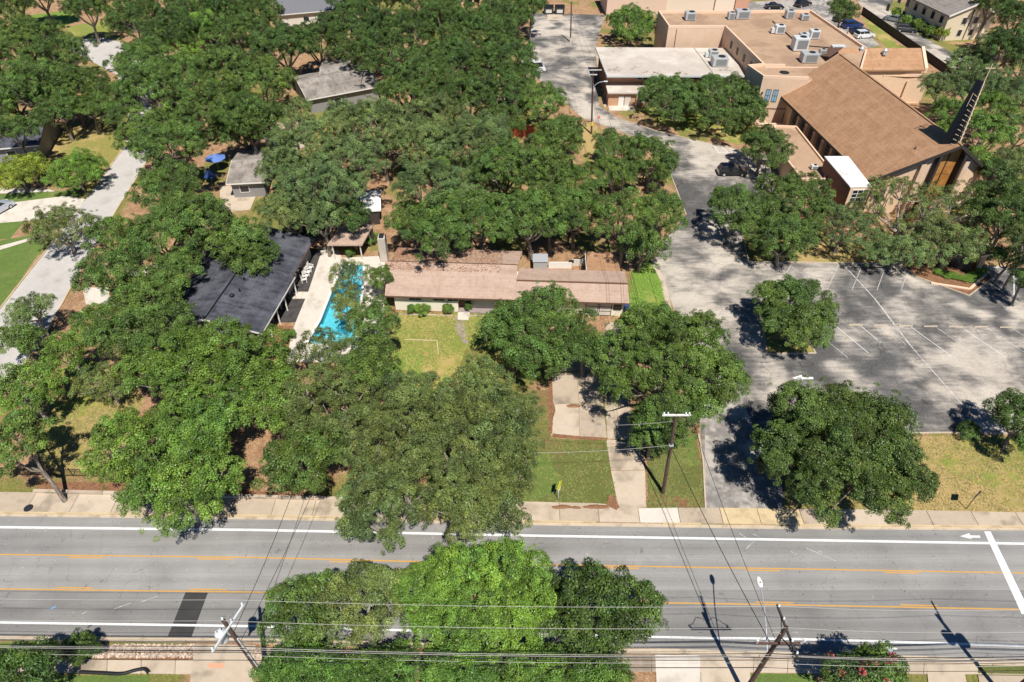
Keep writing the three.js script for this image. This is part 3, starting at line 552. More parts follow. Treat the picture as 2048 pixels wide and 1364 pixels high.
tree(1938, 862, 26, 20, 'dark', 'small dark bush at the edge of the dry lawn', { name: 'shrub', cat: 'shrub', shrub: true, top: 1.6, v: 0.8 });
tree(1472, 420, 60, 55, 'blue', 'blue green oak shading the church lane bend', { top: 7.5 });
tree(1590, 405, 88, 62, 'blue', 'blue green oak in front of the flat roofed church wing', { top: 8 });
tree(1565, 478, 78, 46, 'blue', 'low blue green oak behind the first parking stalls', { top: 7 });
tree(1690, 455, 82, 60, 'sage', 'grey green oak in front of the church window box', { top: 6.5, fill: 0.65 });
tree(1805, 420, 92, 82, 'sparse', 'open branched oak with visible limbs before the church gable', { top: 9, fill: 0.62 });
tree(1905, 420, 82, 58, 'sparse', 'thin crowned oak in front of the amber church window', { top: 6.5, fill: 0.55 });
tree(1800, 505, 75, 40, 'sage', 'leaning oak with its trunk over the parking kerb', { top: 5.5, fill: 0.75 });
tree(1895, 490, 88, 48, 'sage', 'grey green oak over the covered church walkway', { top: 6, fill: 0.7 });
tree(2010, 440, 62, 72, 'dark', 'dark oak at the corner of the church gable', { top: 8.5 });
tree(1530, 298, 56, 48, 'blue', 'blue green oak beside the parked black car', { top: 7.5 });
tree(1345, 195, 74, 48, 'blue', 'blue green oak in front of the brick classrooms', { top: 7 });
tree(1440, 205, 92, 62, 'blue', 'wide blue green oak hiding the classroom windows', { top: 7.5 });
tree(1505, 222, 38, 38, 'blue', 'small oak beside the church entrance steps', { top: 6 });
tree(1262, 50, 58, 48, 'bright', 'bright round tree between the classrooms and the far buildings', { name: 'round_tree', top: 8 });
tree(1222, 295, 42, 42, 'oak', 'small oak beside the dry strip and the tall utility pole', { top: 6.5 });
tree(1300, 322, 66, 58, 'oak', 'oak at the bend of the church lane with a lamp arm over it', { top: 7.5 });
tree(1230, 345, 45, 42, 'oak', 'oak beside the pole with the long lamp arm', { top: 7 });
tree(62, 622, 42, 46, 'sage', 'small grey green street tree leaning over the side street', { top: 6, pale: true });
tree(45, 680, 52, 36, 'oak', 'small tree with a leaning trunk beside the side street', { top: 5.5 });
tree(120, 460, 72, 50, 'sparse', 'open street tree with bare twigs over the side street', { top: 7, fill: 1.1 });
tree(58, 775, 68, 62, 'bright', 'green oak at the corner of the side street and dry yard', { top: 7 });
tree(30, 890, 70, 92, 'oak', 'oak leaning over the iron fence with a thick grey trunk', { top: 8, lx: 3.2, lz: 2.2 });
tree(215, 770, 72, 38, 'sparse', 'twisted bare limbed oak in the dry side yard', { top: 5.5, fill: 0.9 });
tree(135, 700, 52, 40, 'bright', 'green oak with two dark leaning trunks in the dry yard', { top: 6.5 });
tree(42, 345, 52, 42, 'yellow', 'yellow green bushy tree in front of the dark house', { name: 'yard_tree', top: 5 });
tree(155, 345, 60, 42, 'lime', 'light green bushy tree beside the bend of the side street', { name: 'yard_tree', top: 5.5 });
// --- the wood between the houses
const W = 'trees of the wood between the houses';
const woods = [
  ['oak', 'dense green live oak right behind the ranch house roof', [[872, 468, 72, 60], [960, 440, 82, 66], [1062, 438, 86, 62], [1150, 428, 76, 62], [1252, 436, 76, 72], [1318, 428, 58, 60], [1290, 492, 58, 34], [900, 420, 66, 50], [820, 440, 56, 44]]],
  ['oak', 'dense green live oak between the wood and the dry strip by the church lane', [[1010, 335, 76, 56], [1082, 345, 80, 60], [1122, 275, 62, 58], [1150, 372, 62, 50], [1100, 410, 62, 46], [1085, 205, 56, 46], [1090, 300, 52, 46]]],
  ['oak', 'dense green live oak shading the dark roofed house', [[470, 482, 78, 60], [392, 440, 82, 60], [330, 465, 78, 66], [335, 375, 74, 58], [505, 515, 62, 44], [355, 545, 60, 56]]],
  ['oak', 'dense green live oak between the dark roofed house and the side street', [[300, 590, 82, 66], [255, 665, 78, 64], [330, 655, 70, 62], [215, 545, 66, 58], [285, 735, 60, 40], [180, 640, 40, 40]]],
  ['dark', 'dark oak hanging over the shaded house roof', [[30, 262, 52, 34]]],
  ['sage', 'pale grey green live oak in the wood behind the ranch house', [[700, 330, 86, 62], [620, 292, 88, 62], [760, 262, 90, 62], [850, 292, 86, 62], [930, 300, 82, 60], [645, 382, 86, 56], [592, 345, 58, 58], [860, 372, 82, 56], [955, 372, 70, 50], [576, 422, 66, 48], [640, 435, 66, 40], [752, 236, 62, 40], [690, 236, 56, 36], [588, 218, 40, 38], [552, 335, 44, 46], [880, 232, 70, 44], [970, 268, 62, 48]]],
  ['oak', 'live oak in the wood above the side street', [[40, 85, 76, 72], [112, 120, 76, 58], [60, 170, 82, 58], [150, 182, 82, 54], [232, 196, 52, 48], [118, 218, 50, 38], [285, 125, 68, 50], [300, 172, 72, 50], [362, 150, 70, 50], [462, 150, 82, 56], [422, 205, 82, 60], [500, 238, 80, 54], [520, 172, 74, 56], [245, 222, 38, 36], [-40, 120, 70, 70], [-30, 220, 60, 60], [30, 200, 56, 52], [180, 215, 38, 34]]],
  ['oak', 'live oak between the side street and the blue patio umbrellas', [[300, 262, 62, 52], [345, 292, 78, 56], [482, 258, 74, 44], [225, 470, 60, 46]]],
  ['dark', 'dark live oak in the wood below the far grey roofs', [[360, 60, 72, 52], [272, 42, 62, 50], [172, 18, 52, 32], [480, 72, 72, 52], [565, 92, 72, 50], [640, 85, 70, 46], [512, 30, 62, 46], [390, 15, 60, 36]]],
  ['dark', 'dark live oak beside the church yard asphalt', [[745, 105, 70, 52], [800, 70, 82, 56], [885, 50, 82, 52], [962, 70, 82, 56], [1020, 115, 58, 56], [1005, 40, 62, 48], [905, 125, 82, 56], [835, 155, 76, 48], [812, 182, 66, 46], [935, 190, 72, 50], [1005, 185, 72, 54], [700, 45, 62, 48], [455, 20, 62, 40], [1050, 150, 34, 44], [1000, 250, 56, 44], [700, 430, 46, 34]]],
  ['sage', 'grey green live oak in the wood beside the church', [[1952, 172, 72, 50], [1880, 175, 42, 34], [2022, 190, 56, 52], [2040, 260, 48, 56], [2030, 332, 56, 56], [2050, 130, 50, 50], [1935, 130, 46, 34], [2060, 400, 50, 60], [2060, 490, 50, 50]]],
  ['dark', 'dark oak in the thicket right of the church gable', [[1990, 350, 44, 36], [2035, 395, 44, 40], [2015, 515, 40, 30], [2055, 560, 36, 30], [1965, 385, 30, 26], [2070, 330, 50, 50]]],
  ['dark', 'dark tree at the far edge of the wood', [[760, -4, 70, 40], [845, -10, 70, 40], [925, -4, 60, 36], [1005, -12, 70, 40], [690, -14, 60, 30], [20, 8, 60, 40], [75, -16, 60, 30], [440, -14, 70, 30], [330, -8, 60, 36], [250, -12, 60, 30], [1060, 10, 36, 26]]],
  ['bright', 'bright green tree behind the church sanctuary', [[1905, 232, 52, 46], [1975, 262, 56, 56], [1888, 268, 34, 30], [1955, 320, 36, 34], [1990, 215, 44, 40]]],
  ['dark', 'dark tree behind the pale apartment block', [[2010, 95, 60, 40], [2040, 40, 50, 44], [1990, 5, 50, 30], [1685, 20, 34, 24]]],
];
for (const [kind, label, list] of woods) for (const [x, y, a, b] of list) { reseed(Math.round(x * 31 + y * 17) + 9000); const k = rr(0.82, 1.28), R0 = a * mpp(G(x, y, 6)); tree(x, y, a * 0.93, b * 0.95, kind, label, { group: W, fill: rr(0.72, 0.95), top: Math.min(13, (3.2 + R0 * 1.25) * k), lr: rr(0.9, 1.2) }); }
tree(398, 72, 72, 52, 'lime', 'light green maple standing out of the dark wood', { name: 'maple_tree' });
tree(880, 330, 20, 20, 'lime', 'small light green treetop among grey green oaks', { name: 'maple_tree', top: 9 });
console.log('trees', treeCount, 'tufts', tufts);
// ---------------------------------------------------------------- building helpers
function settle(g, c) { g.position.copy(c); for (const ch of g.children) ch.position.sub(c); return g; }
// vertical prism of a profile in the (depth, height) plane, run along e from s0 to s1
function run(o, e, f, prof, s0, s1) {
  const P = (s, q) => V(o.x + e.x * s + f.x * q[0], q[1], o.z + e.z * s + f.z * q[0]), pos = [], uv = [], n = prof.length;
  const tri = THREE.ShapeUtils.triangulateShape(prof.map((q) => new THREE.Vector2(q[0], q[1])), []);
  for (const s of [s0, s1]) for (const t of tri) for (const i of s === s0 ? t : [t[0], t[2], t[1]]) { const p = P(s, prof[i]); pos.push(p.x, p.y, p.z); uv.push(prof[i][0], prof[i][1]); }
  for (let i = 0; i < n; i++) { const a = prof[i], b = prof[(i + 1) % n], l = Math.hypot(a[0] - b[0], a[1] - b[1]), vert = Math.abs(a[0] - b[0]) < 1e-3; const q = [[s0, a, 0, 0], [s1, a, s1 - s0, 0], [s1, b, s1 - s0, l], [s0, a, 0, 0], [s1, b, s1 - s0, l], [s0, b, 0, l]]; for (const [s, c, u, v] of q) { const p = P(s, c); pos.push(p.x, p.y, p.z); uv.push(u, vert ? c[1] : v); } }
  const g = ngeo(pos, uv); return g;
}
// window or door on a wall: p = bottom centre on the wall face, dir along the wall; the face looks to the side named by out
function frameOn(parent, name, p, dir, w, h, o = {}) {
  const d = dir.clone().setY(0).normalize(), n = V(-d.z, 0, d.x); if (n.dot(o.out || V(-p.x * 0.2, 0, -p.z)) < 0) n.negate();
  const m = new THREE.Matrix4().makeBasis(d, V(0, 1, 0), d.clone().cross(V(0, 1, 0))).setPosition(p), bar = o.bar || 0.08, pr = o.proud || 0.07, gs = [], sgn = d.clone().cross(V(0, 1, 0)).dot(n) > 0 ? 1 : -1;
  const bx = (bw, bh, x, y) => gs.push(box(bw, bh, pr, x, y, sgn * pr / 2));
  bx(w + bar, bar, 0, 0); bx(w + bar, bar, 0, h); bx(bar, h - bar, -w / 2, h / 2); bx(bar, h - bar, w / 2, h / 2);
  for (let i = 1; i < (o.nx || 1); i++) bx(o.mul || bar * 0.6, h - bar, -w / 2 + w * i / o.nx, h / 2);
  for (let i = 1; i < (o.ny || 1); i++) for (let k = 0; k < (o.nx || 1); k++) bx(w / (o.nx || 1) - bar, o.mul || bar * 0.6, -w / 2 + w * (k + 0.5) / (o.nx || 1), h * i / o.ny);
  const f = part(name, join(gs).applyMatrix4(m), o.mat || M.white, parent);
  const nx = o.panes ? o.nx || 1 : 1, ny = o.panes ? o.ny || 1 : 1;
  for (let i = 0; i < nx; i++) for (let k = 0; k < ny; k++) part('pane', box(w / nx, h / ny, 0.03, -w / 2 + w * (i + 0.5) / nx, h * (k + 0.5) / ny, sgn * 0.018).applyMatrix4(m), o.glass || M.glass, f);
  return f;
}
const hv = (p, h) => V(p.x, h, p.z);
const lerp3 = (a, b, t) => a.clone().lerp(b, t);

// ---------------------------------------------------------------- ranch house
{
  const h = thing('ranch_house', 'long low ranch house with tan shingle roof behind the dry lawn', 'house');
  const o = V(-15.5, 0, -67.4), e = V(30.1, 0, 1.5).normalize(), f = V(e.z, 0, -e.x), P = (s, d, y) => V(o.x + e.x * s + f.x * d, y, o.z + e.z * s + f.z * d);
  const wl = part('wall', [run(o, e, f, [[0.6, 0], [0.6, 2.66], [5.6, 3.75], [9.9, 2.75], [9.9, 0]], 0.5, 8.6), run(o, e, f, [[1.5, 0], [1.5, 2.86], [5.6, 3.7], [9.9, 2.75], [9.9, 0]], 8.6, 15.6)], M.sidingWhite, h);
  part('porch_wall', run(o, e, f, [[1.36, 0.1], [1.36, 2.82], [1.48, 2.82], [1.48, 0.1]], 9.4, 15.2), M.panel, h);
  part('wall', run(o, e, f, [[0.8, 0], [0.8, 2.72], [3.0, 3.2], [5.8, 2.85], [5.8, 0]], 15.7, 29.6), M.sidingWhite, h);
  part('wall', run(o, e, f, [[5.9, 0], [5.9, 2.7], [10.6, 2.6], [10.6, 0]], 25.4, 29.0), M.sidingWhite, h);
  const r1 = part('roof', slab([P(-0.5, 0, 2.75), P(15.95, 0, 2.75), P(15.95, 5.6, 4.05), P(-0.9, 5.6, 4.05)], 0.16), M.roofTan, h);
  part('ridge_strip', beam(P(-0.9, 5.62, 4.075), P(15.95, 5.62, 4.075), 0.14, 0.07), M.brownTrim, r1);
  for (const [s, d] of [[7.8, 3.2], [11.8, 3.3]]) part('vent_pipe', cyl(0.07, 0.07, 0.35, ...P(s, d, 3.4)), M.metalGrey, r1);
  part('roof', slab([P(-0.9, 5.62, 4.04), P(16.0, 5.62, 4.04), P(16.4, 10.4, 2.9), P(-0.6, 10.4, 2.9)], 0.16), M.roofTan, h);
  const r2 = part('roof', slab([P(15.97, 0, 2.752), P(30.1, 0, 2.752), P(30.0, 3.0, 3.46), P(15.97, 3.0, 3.46)], 0.16), M.roofTan, h);
  part('ridge_strip', beam(P(16.0, 3.0, 3.52), P(30.0, 3.0, 3.52), 0.2, 0.16), M.brownTrim, r2);  // brown strip paints in the shadow line under the overlapping upper roof
  part('roof', slab([P(15.9, 3.06, 3.62), P(30.0, 3.06, 3.62), P(29.9, 6.4, 2.95), P(16.2, 6.4, 2.95)], 0.16), M.roofTan, h);
  part('roof', slab([P(25.0, 6.42, 2.94), P(29.4, 6.42, 2.94), P(29.2, 11, 2.75), P(25.2, 11, 2.75)], 0.16), M.roofBrown, h);
  part('fascia', [beam(P(-0.5, -0.03, 2.66), P(15.9, -0.03, 2.66), 0.05, 0.2), beam(P(16, -0.035, 2.66), P(30.1, -0.035, 2.66), 0.05, 0.2)], M.brownTrim, h);
  part('porch_floor', prism([P(8.7, 0.4, 0), P(15.5, 0.4, 0), P(15.5, 2.6, 0), P(8.7, 2.6, 0)], 0, 0.14), M.aggregate, h);
  for (const [s, w] of [[3.2, 1.6], [6.2, 1.5], [8.0, 1.4]]) frameOn(h, 'window', P(s, 0.6, 1.75), e, w, 0.62, { mat: M.offwhite, nx: 2 });
  frameOn(h, 'door', P(9.1, 1.5, 0.15), e, 1.0, 2.1, { mat: M.darkTrim, glass: M.brownTrim });
  frameOn(h, 'window', P(14.8, 1.36, 0.4), e, 1.1, 1.9, { mat: M.darkTrim });
  part('porch_post', box(0.16, 2.6, 0.16, ...P(15.6, 0.5, 1.4)), M.brownTrim, h);
  part('front_step', [prism([P(8.6, -0.5, 0), P(10.1, -0.5, 0), P(10.1, 0.4, 0), P(8.6, 0.4, 0)], 0, 0.12), prism([P(8.65, -1.0, 0), P(10.05, -1.0, 0), P(10.05, -0.5, 0), P(8.65, -0.5, 0)], 0, 0.06)], M.deck, h);
  for (const s of [25.6, 27.3]) frameOn(h, 'garage_door', P(s, 0.8, 0.05), e, 1.5, 2.1, { mat: M.darkTrim, glass: M.offwhite, ny: 3 });
  frameOn(h, 'window', P(28.8, 0.8, 1.0), e, 0.9, 1.1, { mat: M.darkTrim });
  part('gutter', beam(P(24.96, 6.4, 2.9), P(24.96, 11, 2.72), 0.08), M.white, h);
  { reseed(313); const q = new THREE.PlaneGeometry(0.16, 0.1).rotateX(-1.57), im = new THREE.InstancedMesh(q, std({ color: 0xffffff, side: THREE.DoubleSide }), 2600), m4 = new THREE.Matrix4(), qt = new THREE.Quaternion(), cc = new THREE.Color(); for (let i = 0; i < 2600; i++) { const s0 = Math.pow(rnd(), 1.4) * 14.5 - 0.6, d0 = i % 5 ? rr(5.9, 10.2) : rr(4.2, 5.6), y = d0 > 5.62 ? 4.05 - (d0 - 5.62) * 0.2385 : 2.75 + d0 * 0.232, p = P(s0, d0, y + 0.02); qt.setFromEuler(new THREE.Euler(rr(-0.3, 0.3), rnd() * 6, rr(-0.3, 0.3))); const k = rr(0.6, 1.3) * rr(0.7, 1.2); im.setMatrixAt(i, m4.compose(p, qt, V(k, 1, k))); const t = rr(0.6, 1.2); im.setColorAt(i, cc.setRGB(0.33 * t, 0.17 * t, 0.085 * t)); } im.name = 'leaf_litter'; im.userData.kind = 'stuff'; h.add(im); }
  settle(h, V(0, 0, -70));
  // front bed edging and curved path
  const pa = struct('garden_path'); part('aggregate', sheet(px([[909, 632], [932, 632], [928, 648], [934, 668], [936, 690], [924, 682], [914, 664], [908, 648]]), 0.016), M.aggregate, pa);
  const b = struct('planting_bed'); part('mulch', sheet(px([[784, 612], [908, 614], [908, 630], [784, 628]]), 0.014), M.mulch, b); part('bed_border', [beam(G(784, 628, 0.06), G(906, 631, 0.06), 0.16, 0.12), beam(G(934, 631, 0.06), G(975, 632, 0.06), 0.16, 0.12)], M.con[0], b);
  part('bed_border', [beam(G(810, 679, 0.03), G(873, 681, 0.03), 0.12, 0.06), beam(G(874, 681, 0.03), G(877, 708, 0.03), 0.12, 0.06)], M.kerbYellow, b);
  const sh = [[575, 672, 16, 'oak', 'low bush beside the gravel at the end of the patio'], [558, 700, 18, 'bright', 'leafy bush at the foot of the pool deck'], [745, 478, 16, 'lime', 'feathery light green shrub beside the pavilion posts'], [700, 505, 10, 'shrub', 'small shrub in front of the pavilion'], [822, 618, 9, 'shrub', 'small round clipped bush in the ranch house bed'], [848, 620, 16, 'bright', 'large leafy bush in the middle of the ranch house bed'], [836, 617, 7, 'lime', 'light green low plant in the ranch house bed'], [896, 617, 12, 'bright', 'leafy bush beside the front steps'], [937, 612, 8, 'shrub', 'dark leafy plant beside the porch door']];
  for (const [x, y, r, k, l] of sh) tree(x, y, r, r, k, l, { name: 'shrub', cat: 'shrub', shrub: true, min: 0.4, top: 1.4, v: 0.6, tuft: 0.5 });
  const bin = (x, y, m, label) => { const t = thing('wheelie_bin', label, 'bin', G(x, y)); part('body', new THREE.CylinderGeometry(0.42, 0.33, 1.0, 4, 1).rotateY(Math.PI / 4).translate(0, 0.55, 0), m, t); part('lid', rbox(0.66, 0.08, 0.72, 0.03, 0, 1.09, 0), m, t); for (const s of [-1, 1]) part('wheel', new THREE.CylinderGeometry(0.12, 0.12, 0.06, 10).rotateZ(Math.PI / 2).translate(s * 0.27, 0.12, -0.25), M.rubber, t); };
  bin(1252, 622, std({ color: hex2(0x2a4d86), roughness: 0.5 }), 'blue wheeled recycling bin beside the garage'); bin(1250, 636, M.black, 'black wheeled rubbish bin in front of the blue bin');
  const shed = thing('metal_shed', 'small corrugated metal shed behind the ranch house', 'shed', G(1080, 536)); part('wall', box(1.9, 1.6, 1.6, 0, 0.8, 0), M.metalGrey, shed); part('roof', slab([V(-1.05, 1.78, -0.9), V(1.05, 1.78, -0.9), V(1.05, 1.66, 0.9), V(-1.05, 1.66, 0.9)], 0.05), M.galv, shed);
  const gw = thing('garden_wall', 'low white garden wall behind the ranch house patio', 'wall'); part('panel', box(3.2, 1.0, 0.15, 0, 0.5, 0), M.white, gw); part('panel', box(2.2, 1.0, 0.15, 2.8, 0.5, -0.6), M.offwhite, gw); part('window_panel', box(0.7, 0.5, 0.06, 1.5, 1.1, 0), M.glass, gw); gw.position.copy(G(1120, 536));
}
// ---------------------------------------------------------------- dark roofed house, patio and pool
{
  const h = thing('dark_house', 'house with charcoal shingle roof beside the swimming pool', 'house');
  const o = V(-29.45, 0, -60.2), e = V(2.0, 0, -17.6).normalize(), f = V(e.z, 0, -e.x), P = (s, d, y) => V(o.x + e.x * s + f.x * d, y, o.z + e.z * s + f.z * d); // d > 0 to the west
  part('wall', run(o, e, f, [[1.1, 0], [1.1, 2.7], [6.6, 4.05], [12.2, 2.7], [12.2, 0]], 0.6, 19.4), M.greyWall, h);
  const r = part('roof', slab([P(0, 0, 2.8), P(11.2, 0, 2.8), P(11.2, 6.6, 4.35), P(0, 6.6, 4.35)], 0.18), M.roofDark, h);
  part('roof', slab([P(11.2, 0.35, 2.88), P(20, 0.35, 2.88), P(20, 6.6, 4.352), P(11.2, 6.6, 4.352)], 0.18), M.roofDark, h);
  part('roof', slab([P(0, 6.6, 4.35), P(20, 6.6, 4.35), P(20, 13.2, 2.8), P(0, 13.2, 2.8)], 0.18), M.roofDark, h);
  part('ridge_strip', beam(P(0.02, 6.6, 4.37), P(19.9, 6.6, 4.37), 0.2, 0.06), M.black, r);
  for (const [s, d, k] of [[8.2, 5.2, 0.12], [6.0, 4.9, 0.1], [9.5, 4.6, 0.14]]) part('vent_pipe', cyl(k, k, 0.4, ...P(s, d, 2.95 + d * 0.21)), M.black, r);
  part('turbine_vent', new THREE.SphereGeometry(0.3, 10, 6).translate(...P(4.9, 5.4, 4.15)), M.black, r);
  part('fascia', [beam(P(-0.03, 0, 2.72), P(-0.03, 6.6, 4.27), 0.05, 0.2), beam(P(-0.03, 6.6, 4.27), P(-0.03, 13.2, 2.72), 0.05, 0.2), beam(P(0, -0.04, 2.71), P(11.2, -0.04, 2.71), 0.05, 0.18)], M.white, h);
  part('fascia', beam(P(11.25, 0.31, 2.8), P(20, 0.31, 2.8), 0.05, 0.18), M.brownTrim, h);
  for (const s of [2.4, 5.0, 7.6, 11.0]) part('post', box(0.14, 2.65, 0.14, ...P(s, 0.25, 1.32)), M.white, h);
  for (const [s, w] of [[3.7, 2.2], [6.3, 2.2], [9.2, 2.4], [14, 3]]) frameOn(h, 'patio_door', P(s, 1.1, 0.1), e, w, 2.2, { mat: M.darkTrim, nx: 2, out: V(1, 0, 0) });
  settle(h, V(-34, 0, -69));
  const d = struct('pool_deck');
  part('paving', sheet(px([[640, 513], [650, 503], [676, 500], [684, 516], [770, 512], [768, 700], [700, 724], [570, 725], [591, 646], [617, 583]]), 0.05, [POOL]), M.deck, d);
  part('step', [0.05, 0.17].map((y, i) => prism(px([[640 + i * 4, 503 - i * 4], [668 - i * 3, 501 - i * 4], [676 - i * 3, 516 - i * 5], [652 + i * 4, 521 - i * 7]]), 0, y + 0.1)), M.deck, d);
  part('coping', POOL.map((a, i) => beam(hv(a, 0.06), hv(POOL[(i + 1) % POOL.length], 0.06 + i * 0.0015), 0.3, 0.12)), M.white, d);
  const pt = struct('patio'); part('paving', sheet(px([[620, 497], [655, 502], [640, 514], [617, 583], [588, 583], [600, 540]]), 0.022), M.darkPaver, pt); part('paving', sheet(px([[575, 598.5], [612, 598.5], [592, 645], [556, 645]]), 0.022), M.darkPaver, pt);
  for (let i = 0; i < 3; i++) part('slab', sheet(px([[586 + i * 10.4, 584], [596 + i * 10.4, 584], [591.5 + i * 10.4, 597.5], [581 + i * 10.6, 597.5]]), 0.026), M.deck, pt);
  part('doormat', sheet(px([[585, 588], [592, 588], [591, 593], [584, 593]]), 0.03), M.brownTrim, pt);
  part('gravel', sheet(px([[530, 650], [586, 652], [566, 725], [530, 735]]), 0.012), M.mulch, pt);
  const pool = struct('swimming_pool');
  const aqua = std({ map: tex(256, 4, (u, v) => { const a = fbm(u, v, 8, 4, 401), g = hash(u * 256, v * 256, 402) - 0.5; return mix(hex(0x63bccb), hex(0x80d0da), a).map((x) => x + g * 0.03); }), roughness: 0.8 });
  part('basin_floor', sheet(POOL, -1.3), aqua, pool);
  part('basin_wall', POOL.map((a, i) => { const b = POOL[(i + 1) % POOL.length]; return ngeo([a.x, -1.3, a.z, b.x, -1.3, b.z, b.x, 0.03, b.z, a.x, -1.3, a.z, b.x, 0.03, b.z, a.x, 0.03, a.z], [0, 0, 3, 0, 3, 1, 0, 0, 3, 1, 0, 1]); }), aqua, pool);
  part('basin_step', [0, 1, 2].map((i) => prism(px([[640 + i * 7, 645 - i * 9], [700, 640 - i * 9], [702, 652 - i * 9], [634 + i * 7, 657 - i * 9]]), -1.29, -0.35 - i * 0.28)), aqua, pool);
  part('water', sheet(POOL, -0.1), new THREE.MeshPhysicalMaterial({ color: col(0.75, 0.95, 0.97), transmission: 1, thickness: 0, roughness: 0.03, bumpMap: lumpBump, bumpScale: 0.02, ior: 1.33 }), pool);
  const pv = thing('pool_pavilion', 'brown roofed open pavilion at the head of the pool', 'pavilion'); const q = px([[654, 489], [724, 489], [748, 451], [682, 454]], 2.8);
  part('roof', slab([hv(q[0], 2.75), hv(q[1], 2.75), hv(q[2], 3.1), hv(q[3], 3.1)], 0.2), M.roofTan, pv);
  part('back_wall', prism([lerp3(q[3], q[0], 0.12), lerp3(q[2], q[1], 0.12), lerp3(q[2], q[1], 0.18), lerp3(q[3], q[0], 0.18)].map((p) => hv(p, 0)), 0, 2.7), M.darkTrim, pv);
  for (const t of [0.1, 0.9]) for (const k of [0.08, 0.8]) { const p = lerp3(lerp3(q[0], q[3], k), lerp3(q[1], q[2], k), t); part('post', box(0.16, 2.6, 0.16, p.x, 1.3, p.z), M.offwhite, pv); }
  settle(pv, hv(q[0], 0));
  const ch = thing('lounge_chair', 'white slatted lounge chair in the row on the dark patio', 'chair', V(0, 0, 0), 0, 'white chairs on the pool patio');
  for (let i = 0; i < 5; i++) part('seat_slat', box(0.6, 0.025, 0.09, 0, 0.36 - i * 0.012, 0.3 - i * 0.115), M.white, ch);
  for (let i = 0; i < 5; i++) part('back_slat', box(0.1, 0.75, 0.025, -0.24 + i * 0.12, 0.68, -0.36).rotateX(-0.0), M.white, ch);
  for (const s of [-1, 1]) { part('armrest', box(0.12, 0.03, 0.75, s * 0.37, 0.56, -0.02), M.white, ch); part('leg', box(0.05, 0.56, 0.08, s * 0.35, 0.28, 0.28), M.white, ch); part('leg', box(0.05, 0.5, 0.08, s * 0.35, 0.25, -0.3), M.white, ch); }
  ch.position.copy(G(609, 563, 0.02)); ch.rotation.y = 1.9;
  for (const [x, y] of [[613, 555], [617, 547], [621, 538]]) dup(ch, G(x, y, 0.02), 1.9);
  const tb = thing('patio_table', 'white round patio table below the pool under the oaks', 'table', G(655, 724, 0.05)); part('table_top', cyl(0.9, 0.9, 0.05, 0, 0.72, 0, 20), M.white, tb); part('leg', cyl(0.06, 0.06, 0.72, 0, 0, 0), M.white, tb); part('base', cyl(0.4, 0.35, 0.05, 0, 0, 0, 14), M.white, tb);
  const fn = thing('timber_fence', 'dark timber fence behind the pool pavilion', 'fence'); for (let i = 0; i < 14; i++) { const p = lerp3(G(590, 470), G(760, 448), (i + 0.5) / 14); part('panel', box(1.05, 1.9, 0.06, p.x, 0.95, p.z, 0.15), M.fenceWood, fn); }
  settle(fn, G(670, 460));
  const ch2 = thing('chimney', 'pale rendered chimney stack at the end of the ranch house', 'chimney', G(770, 520)); part('stack', box(1.0, 3.9, 1.3, 0, 1.95, 0), M.whiteRoof, ch2); part('flue', box(0.6, 0.3, 0.8, 0, 4.05, 0), M.metalDark, ch2);
}
